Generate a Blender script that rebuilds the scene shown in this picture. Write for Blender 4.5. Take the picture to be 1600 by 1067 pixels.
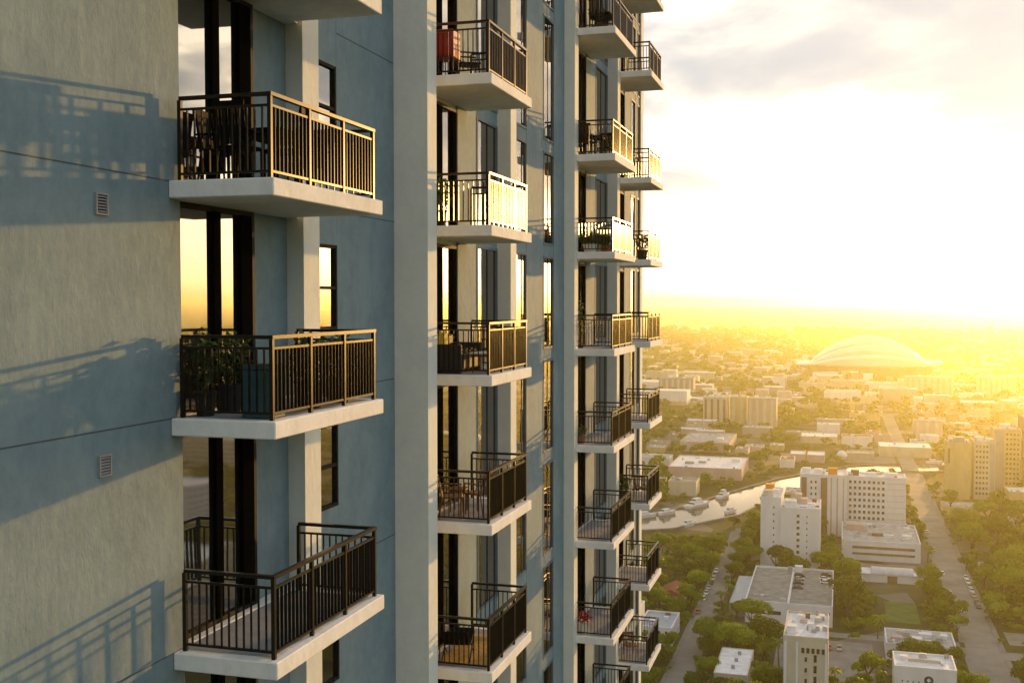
import bpy, bmesh, math, random
import numpy as np
from mathutils import Vector, Matrix

R = math.radians
scene = bpy.context.scene
for _o in list(bpy.data.objects):
    bpy.data.objects.remove(_o)
random.seed(7)
rng = np.random.default_rng(11)
COL = scene.collection

# ------------------------------------------------------------------ camera
# world: Y runs along the tower's facade, X points out of the facade, Z up; street level is z = 0
EYE = 120.0
YAW = math.atan(513 / 1750.0)
cam_data = bpy.data.cameras.new("camera")
cam = bpy.data.objects.new("camera", cam_data)
COL.objects.link(cam)
cam.location = (8.13, 0.0, EYE)
cam.rotation_euler = (R(90) - math.atan(63.5 / 1750.0), 0, YAW)
cam_data.sensor_width = 36
cam_data.lens = 1750 / 1600 * 36
cam_data.clip_start = 0.1
cam_data.clip_end = 40000
scene.camera = cam

# ------------------------------------------------------------------ sky, sun, exposure
CLOUD_SEED = 26.13
SUN_AZ, SUN_EL = 11.8, 4.8          # degrees right of +Y, above the horizon
world = bpy.data.worlds.new("World")
scene.world = world
world.use_nodes = True
wn, wl = world.node_tree.nodes, world.node_tree.links
bg = wn["Background"]
sky = wn.new("ShaderNodeTexSky")
sky.sky_type = 'NISHITA'
sky.sun_disc = False
sky.sun_elevation = R(SUN_EL)
sky.sun_rotation = R(SUN_AZ)
sky.altitude = 100
sky.air_density = 1.0
sky.dust_density = 2.2
sky.ozone_density = 1.2


def wnode(t, **kw):
    n = wn.new(t)
    for k, v in kw.items():
        setattr(n, k, v)
    return n


# a broken sheet of cloud over the whole sky: the cloud is the sky's own brightness, whitened
tc = wnode("ShaderNodeTexCoord")
sep = wnode("ShaderNodeSeparateXYZ")
wl.new(tc.outputs["Generated"], sep.inputs[0])
zz = wnode("ShaderNodeMath", operation='ADD'); zz.inputs[1].default_value = 0.22
wl.new(sep.outputs[2], zz.inputs[0])
zc = wnode("ShaderNodeMath", operation='MAXIMUM'); zc.inputs[1].default_value = 0.08
wl.new(zz.outputs[0], zc.inputs[0])
dx = wnode("ShaderNodeMath", operation='DIVIDE'); dy = wnode("ShaderNodeMath", operation='DIVIDE')
wl.new(sep.outputs[0], dx.inputs[0]); wl.new(zc.outputs[0], dx.inputs[1])
wl.new(sep.outputs[1], dy.inputs[0]); wl.new(zc.outputs[0], dy.inputs[1])
comb = wnode("ShaderNodeCombineXYZ"); comb.inputs[2].default_value = CLOUD_SEED
wl.new(dx.outputs[0], comb.inputs[0]); wl.new(dy.outputs[0], comb.inputs[1])
noi = wnode("ShaderNodeTexNoise")
noi.inputs["Scale"].default_value = 2.2
noi.inputs["Detail"].default_value = 5.0
noi.inputs["Roughness"].default_value = 0.52
noi.inputs["Distortion"].default_value = 0.25
wl.new(comb.outputs[0], noi.inputs["Vector"])
ramp = wnode("ShaderNodeValToRGB")
ramp.color_ramp.elements[0].position = 0.34
ramp.color_ramp.elements[1].position = 0.68
wl.new(noi.outputs["Fac"], ramp.inputs[0])
bw = wnode("ShaderNodeRGBToBW")
wl.new(sky.outputs[0], bw.inputs[0])
white = wnode("ShaderNodeMix", data_type='RGBA', blend_type='MULTIPLY')
white.inputs["Factor"].default_value = 1.0
white.inputs["B"].default_value = (0.98, 0.95, 0.9, 1)
wl.new(bw.outputs[0], white.inputs["A"])
veil = wnode("ShaderNodeMix", data_type='RGBA')            # thin high veil everywhere
veil.inputs["Factor"].default_value = 0.30
wl.new(sky.outputs[0], veil.inputs["A"]); wl.new(white.outputs["Result"], veil.inputs["B"])
dark = wnode("ShaderNodeMix", data_type='RGBA', blend_type='MULTIPLY')   # cloud: dimmer than the glare, brighter than clear sky
dark.inputs["Factor"].default_value = 1.0
dark.inputs["B"].default_value = (0.015, 0.015, 0.015, 1)
wl.new(white.outputs["Result"], dark.inputs["A"])
body = wnode("ShaderNodeMix", data_type='RGBA', blend_type='ADD')
body.inputs["Factor"].default_value = 1.0
body.inputs["B"].default_value = (1.52, 1.54, 1.58, 1)
wl.new(dark.outputs["Result"], body.inputs["A"])
cl = wnode("ShaderNodeMix", data_type='RGBA')
low = wnode("ShaderNodeMapRange"); low.inputs["From Min"].default_value = 0.05; low.inputs["From Max"].default_value = 0.16
wl.new(sep.outputs[2], low.inputs["Value"])
fac = wnode("ShaderNodeMath", operation='MULTIPLY')
wl.new(ramp.outputs[0], fac.inputs[0]); wl.new(low.outputs[0], fac.inputs[1])
att = wnode("ShaderNodeMath", operation='POWER'); att.inputs[0].default_value = 0.003      # light left after passing through the cloud
wl.new(fac.outputs[0], att.inputs[1])
inv = wnode("ShaderNodeMath", operation='SUBTRACT'); inv.inputs[0].default_value = 1.0
wl.new(att.outputs[0], inv.inputs[1])
wl.new(inv.outputs[0], cl.inputs["Factor"])
wl.new(veil.outputs["Result"], cl.inputs["A"]); wl.new(body.outputs["Result"], cl.inputs["B"])
wl.new(cl.outputs["Result"], bg.inputs[0])
bg.inputs[1].default_value = 0.15

sun_data = bpy.data.lights.new("sun", 'SUN')
sun_data.energy = 2.0
sun_data.angle = R(0.6)
sun_data.color = (1.0, 0.53, 0.14)
sun = bpy.data.objects.new("sun", sun_data)
COL.objects.link(sun)
sdir = Vector((math.sin(R(SUN_AZ)) * math.cos(R(SUN_EL)), math.cos(R(SUN_AZ)) * math.cos(R(SUN_EL)), math.sin(R(SUN_EL))))
sun.rotation_euler = sdir.to_track_quat('Z', 'Y').to_euler()
sun.location = sdir * 500 + Vector((0, 0, 120))

vs = scene.view_settings
vs.view_transform = 'Standard'
vs.look = 'None'
vs.gamma = 1.0
vs.use_curve_mapping = False
vs.exposure = 1.5
scene.render.engine = 'CYCLES'
cy = scene.cycles
cy.use_denoising = True
cy.max_bounces = 6
cy.diffuse_bounces = 3
cy.glossy_bounces = 4
cy.transmission_bounces = 2
cy.volume_bounces = 0
cy.transparent_max_bounces = 8
cy.sample_clamp_indirect = 6.0
cy.caustics_reflective = False
cy.caustics_refractive = False


# ------------------------------------------------------------------ materials
def new_mat(name):
    m = bpy.data.materials.new(name)
    m.use_nodes = True
    return m, m.node_tree.nodes, m.node_tree.links, m.node_tree.nodes["Principled BSDF"]


def paint(name, col, rough=0.7, var=0.12, scale=3.0, stretch=(1, 1, 1), bump=0.0, bscale=25.0, spec=0.4, metallic=0.0, col2=None, detail=5.0):
    m, n, l, b = new_mat(name)
    b.inputs["Roughness"].default_value = rough
    b.inputs["Specular IOR Level"].default_value = spec
    b.inputs["Metallic"].default_value = metallic
    t = n.new("ShaderNodeTexCoord")
    mp = n.new("ShaderNodeMapping"); mp.inputs["Scale"].default_value = stretch
    l.new(t.outputs["Object"], mp.inputs["Vector"])
    no = n.new("ShaderNodeTexNoise")
    no.inputs["Scale"].default_value = scale
    no.inputs["Detail"].default_value = detail
    no.inputs["Roughness"].default_value = 0.6
    l.new(mp.outputs[0], no.inputs["Vector"])
    cr = n.new("ShaderNodeValToRGB")
    c2 = col2 or tuple(c * (1 - 2.2 * var) for c in col)
    cr.color_ramp.elements[0].position = 0.3
    cr.color_ramp.elements[1].position = 0.68
    cr.color_ramp.elements[0].color = (*c2, 1)
    cr.color_ramp.elements[1].color = (*col, 1)
    l.new(no.outputs["Fac"], cr.inputs[0])
    l.new(cr.outputs[0], b.inputs["Base Color"])
    if bump:
        nb = n.new("ShaderNodeTexNoise")
        nb.inputs["Scale"].default_value = bscale
        nb.inputs["Detail"].default_value = 4
        l.new(mp.outputs[0], nb.inputs["Vector"])
        bp = n.new("ShaderNodeBump")
        bp.inputs["Strength"].default_value = bump
        bp.inputs["Distance"].default_value = 0.02
        l.new(nb.outputs["Fac"], bp.inputs["Height"])
        l.new(bp.outputs[0], b.inputs["Normal"])
    return m


def stucco(name, col, streak):
    """painted render: trowelled relief, long vertical rain streaks, faint blotches"""
    m, n, l, b = new_mat(name)
    b.inputs["Roughness"].default_value = 0.85
    b.inputs["Specular IOR Level"].default_value = 0.25
    g = n.new("ShaderNodeNewGeometry")
    m1 = n.new("ShaderNodeMapping"); m1.inputs["Scale"].default_value = (2.0, 2.0, 0.6)
    l.new(g.outputs["Position"], m1.inputs["Vector"])
    n1 = n.new("ShaderNodeTexNoise"); n1.inputs["Scale"].default_value = 1.6; n1.inputs["Detail"].default_value = 7; n1.inputs["Roughness"].default_value = 0.62
    l.new(m1.outputs[0], n1.inputs["Vector"])
    n2 = n.new("ShaderNodeTexNoise"); n2.inputs["Scale"].default_value = 1.1; n2.inputs["Detail"].default_value = 5
    l.new(g.outputs["Position"], n2.inputs["Vector"])
    mixv = n.new("ShaderNodeMix"); mixv.inputs["Factor"].default_value = 0.55
    l.new(n1.outputs["Fac"], mixv.inputs["A"]); l.new(n2.outputs["Fac"], mixv.inputs["B"])
    n4 = n.new("ShaderNodeTexNoise"); n4.inputs["Scale"].default_value = 4.5; n4.inputs["Detail"].default_value = 8; n4.inputs["Roughness"].default_value = 0.7; n4.inputs["Distortion"].default_value = 0.6
    l.new(g.outputs["Position"], n4.inputs["Vector"])
    mix2 = n.new("ShaderNodeMix"); mix2.inputs["Factor"].default_value = 0.38
    l.new(mixv.outputs["Result"], mix2.inputs["A"]); l.new(n4.outputs["Fac"], mix2.inputs["B"])
    mixv = mix2
    cr = n.new("ShaderNodeValToRGB")
    cr.color_ramp.elements[0].position = 0.38; cr.color_ramp.elements[0].color = (*streak, 1)
    cr.color_ramp.elements[1].position = 0.57; cr.color_ramp.elements[1].color = (*col, 1)
    l.new(mixv.outputs["Result"], cr.inputs[0])
    l.new(cr.outputs[0], b.inputs["Base Color"])
    m3 = n.new("ShaderNodeMapping"); m3.inputs["Scale"].default_value = (5, 5, 3.0)
    l.new(g.outputs["Position"], m3.inputs["Vector"])
    n3 = n.new("ShaderNodeTexNoise"); n3.inputs["Scale"].default_value = 1.4; n3.inputs["Detail"].default_value = 9; n3.inputs["Roughness"].default_value = 0.66
    l.new(m3.outputs[0], n3.inputs["Vector"])
    bp = n.new("ShaderNodeBump"); bp.inputs["Strength"].default_value = 0.75; bp.inputs["Distance"].default_value = 0.014
    l.new(n3.outputs["Fac"], bp.inputs["Height"])
    l.new(bp.outputs[0], b.inputs["Normal"])
    return m


def glass_mat(name, col=(0.012, 0.016, 0.018), ior=3.6, wav=0.012):
    m, n, l, b = new_mat(name)
    b.inputs["Base Color"].default_value = (*col, 1)
    b.inputs["Roughness"].default_value = 0.03
    b.inputs["IOR"].default_value = ior
    t = n.new("ShaderNodeNewGeometry")
    no = n.new("ShaderNodeTexNoise"); no.inputs["Scale"].default_value = 0.8; no.inputs["Detail"].default_value = 1
    l.new(t.outputs["Position"], no.inputs["Vector"])
    bp = n.new("ShaderNodeBump"); bp.inputs["Strength"].default_value = 0.4; bp.inputs["Distance"].default_value = wav
    l.new(no.outputs["Fac"], bp.inputs["Height"])
    l.new(bp.outputs[0], b.inputs["Normal"])
    return m


def leaf_mat(name, c1, c2, trans=0.35):
    m, n, l, b = new_mat(name)
    out = n["Material Output"]
    oi = n.new("ShaderNodeObjectInfo")
    g = n.new("ShaderNodeNewGeometry")
    no = n.new("ShaderNodeTexNoise"); no.inputs["Scale"].default_value = 0.22; no.inputs["Detail"].default_value = 3
    l.new(g.outputs["Position"], no.inputs["Vector"])
    ad = n.new("ShaderNodeMath"); ad.operation = 'MULTIPLY_ADD'; ad.inputs[1].default_value = 0.55
    l.new(oi.outputs["Random"], ad.inputs[0]); 
    sb = n.new("ShaderNodeMath"); sb.operation = 'MULTIPLY'; sb.inputs[1].default_value = 0.6
    l.new(no.outputs["Fac"], sb.inputs[0]); l.new(sb.outputs[0], ad.inputs[2])
    cr = n.new("ShaderNodeValToRGB")
    cr.color_ramp.elements[0].position = 0.2; cr.color_ramp.elements[0].color = (*c1, 1)
    cr.color_ramp.elements[1].position = 0.8; cr.color_ramp.elements[1].color = (*c2, 1)
    l.new(ad.outputs[0], cr.inputs[0])
    l.new(cr.outputs[0], b.inputs["Base Color"])
    b.inputs["Roughness"].default_value = 0.6
    b.inputs["Specular IOR Level"].default_value = 0.3
    tr = n.new("ShaderNodeBsdfTranslucent")
    l.new(cr.outputs[0], tr.inputs["Color"])
    mx = n.new("ShaderNodeMixShader"); mx.inputs[0].default_value = trans
    l.new(b.outputs[0], mx.inputs[1]); l.new(tr.outputs[0], mx.inputs[2])
    l.new(mx.outputs[0], out.inputs["Surface"])
    return m


M = {}
M['wall'] = stucco("blue_grey_stucco", (0.228, 0.320, 0.356), (0.168, 0.248, 0.285))
M['trim'] = stucco("pale_grey_stucco", (0.76, 0.80, 0.745), (0.68, 0.72, 0.68))
M['slab'] = stucco("pale_concrete", (0.88, 0.90, 0.88), (0.74, 0.75, 0.72))
M['balcony_floor'] = paint("balcony_floor_coat", (0.36, 0.37, 0.39), 0.75, 0.12, 4)
M['joint'] = paint("joint_shadow", (0.10, 0.12, 0.13), 0.9)
M['rail'] = paint("bronze_rail_paint", (0.017, 0.015, 0.013), 0.22, 0.05, 6, spec=0.2)
M['rail_bar'] = paint("bronze_bar_paint", (0.020, 0.018, 0.015), 0.33, 0.05, 6, spec=0.2)
M['rail_bar'].node_tree.nodes["Principled BSDF"].inputs["Specular Tint"].default_value = (1.0, 0.80, 0.40, 1)
M['stile_gap'] = paint("black_stile_and_gap", (0.004, 0.004, 0.004), 0.95, 0.05, 6, spec=0.0)  # one black for door stiles and the painted-in dark of open gaps
M['frame'] = paint("dark_window_frame", (0.014, 0.014, 0.013), 0.75, 0.05, 6, spec=0.12)
M['jamb'] = paint("blue_grey_jamb", (0.16, 0.21, 0.23), 0.7, 0.08)
M['rail'].node_tree.nodes["Principled BSDF"].inputs["Specular Tint"].default_value = (1.0, 0.72, 0.22, 1)
M['glass'] = glass_mat("window_glass")
M['vent'] = paint("vent_metal", (0.34, 0.35, 0.35), 0.5, 0.06)
M['black'] = paint("black_furniture", (0.008, 0.008, 0.008), 0.8, 0.1, spec=0.12)
M['charcoal'] = paint("charcoal_wicker", (0.03, 0.028, 0.027), 0.7, 0.3, 40)
M['red'] = paint("red_enamel", (0.42, 0.025, 0.02), 0.4, 0.08)
M['teal'] = paint("teal_planter_glaze", (0.04, 0.10, 0.12), 0.45, 0.15)
M['wood'] = paint("oiled_wood", (0.24, 0.11, 0.045), 0.55, 0.2, 12, (1, 1, 8))
M['mat_weave'] = paint("woven_mat", (0.80, 0.48, 0.12), 0.85, 0.30, 22)
M['yellow'] = paint("yellow_cushion_cloth", (0.70, 0.55, 0.06), 0.8)
M['white'] = paint("white_paint", (0.74, 0.73, 0.70), 0.6, 0.06, 0.6)
M['soil'] = paint("potting_soil", (0.04, 0.028, 0.018), 0.95)
M['terracotta'] = paint("terracotta", (0.36, 0.14, 0.07), 0.8)
M['plant'] = leaf_mat("balcony_leaf", (0.028, 0.055, 0.014), (0.07, 0.11, 0.03), 0.3)
M['leaf'] = leaf_mat("tree_leaf", (0.040, 0.074, 0.005), (0.21, 0.285, 0.014), 0.38)
M['bark'] = paint("bark", (0.12, 0.09, 0.06), 0.9, 0.2)
# city
M['c_white'] = paint("city_white_render", (0.76, 0.75, 0.75), 0.7, 0.07, 0.25, (1, 1, 0.4))
M['c_cream'] = paint("city_cream_render", (0.60, 0.54, 0.42), 0.75, 0.1, 0.25, (1, 1, 0.4))
M['c_yellow'] = paint("city_yellow_render", (0.58, 0.45, 0.22), 0.75, 0.1, 0.25, (1, 1, 0.4))
M['c_grey'] = paint("city_grey_render", (0.36, 0.35, 0.34), 0.75, 0.1, 0.25, (1, 1, 0.4))
M['c_pink'] = paint("city_pink_render", (0.55, 0.42, 0.37), 0.75, 0.1, 0.25, (1, 1, 0.4))
M['c_brown'] = paint("city_brown_render", (0.22, 0.14, 0.09), 0.75, 0.1, 0.25)
M['c_roof'] = paint("flat_roof_membrane", (0.50, 0.49, 0.48), 0.85, 0.24, 0.35)
M['c_roofw'] = paint("white_roof_membrane", (0.80, 0.80, 0.80), 0.7, 0.14, 0.45)
M['c_roofg'] = paint("grey_deck_roof", (0.30, 0.29, 0.27), 0.9, 0.2, 0.3)
M['c_roofb'] = paint("blue_grey_metal_roof", (0.30, 0.36, 0.42), 0.5, 0.1, 0.4)
M['c_red'] = paint("red_tile_roof", (0.36, 0.10, 0.06), 0.85, 0.2, 1.5)
M['c_orange'] = paint("orange_sign_panel", (0.75, 0.30, 0.03), 0.6)
M['c_navy'] = paint("navy_logo", (0.03, 0.03, 0.10), 0.6)
M['c_win'] = glass_mat("city_window_glass", (0.03, 0.03, 0.03), 1.6, 0.02)
M['c_silver'] = paint("silver_metal_roof", (0.50, 0.50, 0.52), 0.35, 0.12, 0.5, spec=0.6)
M['asphalt'] = paint("asphalt", (0.27, 0.255, 0.23), 0.9, 0.18, 0.08, detail=9)
M['pavement'] = paint("concrete_pavement", (0.25, 0.235, 0.21), 0.9, 0.15, 0.2)
M['lane'] = paint("road_paint", (0.34, 0.33, 0.30), 0.7)
M['tyre'] = paint("tyre_rubber", (0.02, 0.02, 0.02), 0.9)
M['lawn'] = paint("lawn_grass", (0.10, 0.16, 0.03), 0.95, 0.2, 0.2)
M['stadium_roof'] = paint("stadium_roof_membrane", (0.52, 0.52, 0.53), 0.35, 0.05, 0.05)
M['stadium_wall'] = paint("stadium_glass_wall", (0.16, 0.17, 0.18), 0.35, 0.2, 0.06)


# ------------------------------------------------------------------ mesh helpers
class MB:
    """collects faces of one part, then links them as ONE mesh object"""

    def __init__(self):
        self.v, self.f, self.mi = [], [], []

    def quad(self, a, b, c, d, mi=0):
        i = len(self.v)
        self.v += [a, b, c, d]
        self.f.append((i, i + 1, i + 2, i + 3)); self.mi.append(mi)

    def box(self, x0, x1, y0, y1, z0, z1, mi=0, top=None):
        i = len(self.v)
        self.v += [(x0, y0, z0), (x1, y0, z0), (x1, y1, z0), (x0, y1, z0), (x0, y0, z1), (x1, y0, z1), (x1, y1, z1), (x0, y1, z1)]
        for k, q in enumerate(((0, 3, 2, 1), (4, 5, 6, 7), (0, 1, 5, 4), (1, 2, 6, 5), (2, 3, 7, 6), (3, 0, 4, 7))):
            self.f.append(tuple(i + j for j in q))
            self.mi.append(top if (k == 1 and top is not None) else mi)
        return self

    def prism(self, ring0, ring1, mi=0, cap=True):
        i, n = len(self.v), len(ring0)
        self.v += list(ring0) + list(ring1)
        for k in range(n):
            self.f.append((i + k, i + (k + 1) % n, i + n + (k + 1) % n, i + n + k)); self.mi.append(mi)
        if cap:
            self.f.append(tuple(i + k for k in reversed(range(n)))); self.mi.append(mi)
            self.f.append(tuple(i + n + k for k in range(n))); self.mi.append(mi)
        return self

    def rod(self, p, q, r, n=6, r2=None, mi=0):
        p, q = Vector(p), Vector(q)
        d = (q - p).normalized()
        a = d.orthogonal().normalized(); b = d.cross(a)
        r2 = r if r2 is None else r2
        c = [(math.cos(2 * math.pi * k / n), math.sin(2 * math.pi * k / n)) for k in range(n)]
        return self.prism([tuple(p + a * (x * r) + b * (y * r)) for x, y in c], [tuple(q + a * (x * r2) + b * (y * r2)) for x, y in c], mi)

    def mesh(self, name, *mats, smooth=False):
        me = bpy.data.meshes.new(name)
        me.from_pydata(self.v, [], self.f)
        for m in mats:
            me.materials.append(m)
        if len(mats) > 1:
            me.polygons.foreach_set("material_index", self.mi)
        if smooth:
            me.polygons.foreach_set("use_smooth", [True] * len(self.f))
        me.update()
        return me


def bevel_mesh(me, w, seg=1):
    bm = bmesh.new(); bm.from_mesh(me)
    bmesh.ops.remove_doubles(bm, verts=bm.verts, dist=1e-5)
    bmesh.ops.bevel(bm, geom=list(bm.edges), offset=w, segments=seg, affect='EDGES', clamp_overlap=True)
    bm.to_mesh(me); bm.free()
    return me


def put(name, me, parent=None, loc=(0, 0, 0), rz=0.0, scale=None):
    o = bpy.data.objects.new(name, me)
    COL.objects.link(o)
    o.location = loc
    if rz:
        o.rotation_euler = (0, 0, rz)
    if scale is not None:
        o.scale = scale
    if parent is not None:
        o.parent = parent
    return o


def tag(o, label, cat, group=None):
    o["label"] = label
    o["category"] = cat
    if group:
        o["group"] = group
    return o


def structure(o):
    o["kind"] = "structure"
    return o


def stuff(o):
    o["kind"] = "stuff"
    return o


def thing(name, label, cat, loc=(0, 0, 0), rz=0.0, group=None):
    return tag(put(name, None, None, loc, rz), label, cat, group)


def boxmesh(name, mat, x0, x1, y0, y1, z0, z1, bev=0.0):
    me = MB().box(x0, x1, y0, y1, z0, z1).mesh(name, mat)
    return bevel_mesh(me, bev) if bev else me




# ------------------------------------------------------------------ ground, river, roads
def ground_mat():
    m, n, l, b = new_mat("city_ground")
    b.inputs["Roughness"].default_value = 0.95
    b.inputs["Specular IOR Level"].default_value = 0.1
    g = n.new("ShaderNodeNewGeometry")
    a = n.new("ShaderNodeTexNoise"); a.inputs["Scale"].default_value = 0.016; a.inputs["Detail"].default_value = 6
    l.new(g.outputs["Position"], a.inputs["Vector"])
    v = n.new("ShaderNodeTexVoronoi"); v.inputs["Scale"].default_value = 0.028
    l.new(g.outputs["Position"], v.inputs["Vector"])
    c1 = n.new("ShaderNodeValToRGB")
    e = c1.color_ramp.elements
    e[0].position = 0.35; e[0].color = (0.030, 0.042, 0.014, 1)
    e[1].position = 0.62; e[1].color = (0.085, 0.090, 0.040, 1)
    x = e.new(0.74); x.color = (0.17, 0.15, 0.12, 1)
    l.new(a.outputs["Fac"], c1.inputs[0])
    mx = n.new("ShaderNodeMix"); mx.data_type = 'RGBA'
    c2 = n.new("ShaderNodeValToRGB")
    c2.color_ramp.elements[0].position = 0.80; c2.color_ramp.elements[0].color = (0, 0, 0, 1)
    c2.color_ramp.elements[1].position = 0.82; c2.color_ramp.elements[1].color = (1, 1, 1, 1)
    sx = n.new("ShaderNodeSeparateColor")
    l.new(v.outputs["Color"], sx.inputs[0]); l.new(sx.outputs[0], c2.inputs[0])
    l.new(c2.outputs[0], mx.inputs["Factor"]); l.new(c1.outputs[0], mx.inputs["A"])
    mx.inputs["B"].default_value = (0.16, 0.15, 0.135, 1)
    l.new(mx.outputs["Result"], b.inputs["Base Color"])
    return m


M['ground'] = ground_mat()
gm = MB(); gm.quad((-9000, -400, 0), (12000, -400, 0), (12000, 22000, 0), (-9000, 22000, 0))
structure(put("ground", gm.mesh("ground", M['ground'])))


def water_mat():
    m, n, l, b = new_mat("river_water")
    b.inputs["Base Color"].default_value = (0.09, 0.085, 0.06, 1)
    b.inputs["Roughness"].default_value = 0.06
    b.inputs["IOR"].default_value = 1.33
    g = n.new("ShaderNodeNewGeometry")
    w = n.new("ShaderNodeTexNoise"); w.inputs["Scale"].default_value = 0.5; w.inputs["Detail"].default_value = 5
    l.new(g.outputs["Position"], w.inputs["Vector"])
    bp = n.new("ShaderNodeBump"); bp.inputs["Strength"].default_value = 0.12; bp.inputs["Distance"].default_value = 0.15
    l.new(w.outputs["Fac"], bp.inputs["Height"]); l.new(bp.outputs[0], b.inputs["Normal"])
    return m


M['water'] = water_mat()
RIVER = [(-420, 470), (-240, 525), (-140, 566), (-87, 598), (-62, 640), (-46, 692), (-18, 762), (28, 832), (84, 864), (170, 898), (360, 955), (800, 1050), (1500, 1150)]
RW = [34, 34, 34, 34, 36, 30, 30, 34, 44, 46, 46, 50, 60]


def offset_line(pts, d):
    out = []
    for i, p in enumerate(pts):
        a = Vector(pts[max(i - 1, 0)]); b = Vector(pts[min(i + 1, len(pts) - 1)])
        t = (b - a).normalized()
        dd = d[i] if isinstance(d, list) else d
        out.append((p[0] - t.y * dd, p[1] + t.x * dd))
    return out


r_a = offset_line(RIVER, [w / 2 for w in RW]); r_b = offset_line(RIVER, [-w / 2 for w in RW])
wm = MB()
for i in range(len(RIVER) - 1):
    wm.quad((*r_b[i], 0.06), (*r_b[i + 1], 0.06), (*r_a[i + 1], 0.06), (*r_a[i], 0.06))
structure(put("river", wm.mesh("river", M['water'])))
for side, sg in ((r_a, 1), (r_b, -1)):
    ln = offset_line(side, 1.4 * sg)
    sm = MB()
    for i in range(len(side) - 1):
        p, q, s, t = side[i], side[i + 1], ln[i + 1], ln[i]
        lo = [(*p, 0.0), (*q, 0.0), (*s, 0.0), (*t, 0.0)]; hi = [(*p, 0.9), (*q, 0.9), (*s, 0.9), (*t, 0.9)]
        sm.prism(lo if sg < 0 else lo[::-1], hi if sg < 0 else hi[::-1])
    structure(put("river_bank", sm.mesh("river_bank", M['pavement'])))

RMIN, RMAX = 51.0, 62.0            # main road across
structure(put("road", boxmesh("road", M['asphalt'], RMIN, RMAX, 120, 826, -0.2, 0.03)))
structure(put("bridge_road", boxmesh("bridge_road", M['asphalt'], RMIN, RMAX, 826.02, 900, 0.6, 1.6)))
structure(put("far_road", boxmesh("far_road", M['asphalt'], RMIN, RMAX, 900.02, 1250, -0.2, 0.03)))
structure(put("side_street", boxmesh("side_street", M['asphalt'], -43.8, -37.2, 150, 640 - 42, -0.2, 0.03)))
structure(put("cross_street", boxmesh("cross_street", M['asphalt'], 62.02, 420, 543, 552, -0.2, 0.034)))
structure(put("cross_street", boxmesh("cross_street", M['asphalt'], 62.02, 420, 402, 411, -0.2, 0.034)))
structure(put("cross_street", boxmesh("cross_street", M['asphalt'], -37.18, 49.38, 432.5 - 20, 418.5, -0.2, 0.034)))
for x0, x1, y0, y1 in ((49.4, 50.98, 120, 412.4), (49.4, 50.98, 418.6, 820), (62.02, 63.8, 120, 401.9), (62.02, 63.8, 411.1, 542.9), (62.02, 63.8, 552.1, 820),
                       (-45.2, -43.82, 150, 590), (-37.18, -35.8, 150, 412.4), (-37.18, -35.8, 418.6, 585)):
    structure(put("pavement", boxmesh("pavement", M['pavement'], x0, x1, y0, y1, -0.1, 0.13)))
lane = MB().box(-0.07, 0.07, -1.5, 1.5, 0.0, 0.006).mesh("lane_marking", M['lane'])
for i in range(44):
    structure(put("lane_marking", lane, None, (56.75, 300 + i * 9.0, 0.034)))
structure(put("lawn", boxmesh("lawn", M['lawn'], 26, 38, 438, 468, -0.1, 0.05)))
structure(put("parking_lot", boxmesh("parking_lot", M['pavement'], -12, 20, 362, 408, -0.1, 0.04)))
structure(put("parking_lot", boxmesh("parking_lot", M['pavement'], 66, 92, 420, 436, -0.1, 0.04)))
structure(put("parking_lot", boxmesh("parking_lot", M['pavement'], 8, 46, 516, 534, -0.1, 0.04)))
structure(put("quay", boxmesh("quay", M['pavement'], 5, 49, 868, 905, -0.1, 0.1)))
structure(put("quay", boxmesh("quay", M['pavement'], -30, 8, 690, 712, -0.1, 0.1)))


# ------------------------------------------------------------------ the apartment tower
def F(k):                                   # floor levels; one storey near the top is taller
    z = EYE - 1.49 + 3.0 * k
    return z if k <= 2 else EYE + 8.37 + 3.0 * (k - 3)


TOP = EYE + 34.0
tower = thing("apartment_tower", "blue-grey stucco apartment tower with stacked balconies filling the photo's left side", "building", (0, 0, 0))


def tpart(name, mat, x0, x1, y0, y1, z0, z1, parent=None, bev=0.0):
    """a box part whose origin is its own lower corner"""
    me = boxmesh(name, mat, 0, x1 - x0, 0, y1 - y0, 0, z1 - z0, bev)
    return put(name, me, parent or tower, (x0, y0, z0))


# core behind the facade, parapet
tpart("core_wall", M['wall'], -22.0, -0.72, -14.0, 47.6, 0.0, TOP - 1.0)
tpart("parapet", M['trim'], -22.2, -0.75, -14.2, 47.75, TOP - 0.98, TOP)
# solid strips of the facade, street to roof: (y0, y1, front x, material, name)
STRIPS = [(-14.0, 12.62, 0.0, 'wall', 'wall'), (14.72, 15.90, -0.21, 'wall', 'wall'), (15.902, 16.46, 0.08, 'trim', 'column'),
          (17.46, 20.0, -0.085, 'wall', 'wall'), (20.002, 20.50, 0.60, 'trim', 'pilaster'),
          (23.62, 24.98, -0.05, 'wall', 'wall'), (26.60, 27.10, 0.30, 'trim', 'column'),
          (29.32, 31.08, -0.05, 'wall', 'wall'), (32.30, 33.60, -0.05, 'wall', 'wall'), (33.602, 34.10, 0.28, 'trim', 'pilaster'),
          (36.70, 38.15, -0.05, 'wall', 'wall'), (40.20, 40.70, 0.33, 'trim', 'column'),
          (43.62, 44.95, -0.05, 'wall', 'wall'), (45.95, 46.40, -0.05, 'wall', 'wall'), (47.02, 47.6, 0.0, 'trim', 'corner_pier')]
for y0, y1, x, mk, nm in STRIPS:
    tpart(nm, M[mk], -0.70, x, y0, y1, 0.0, TOP - 1.002)
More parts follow.
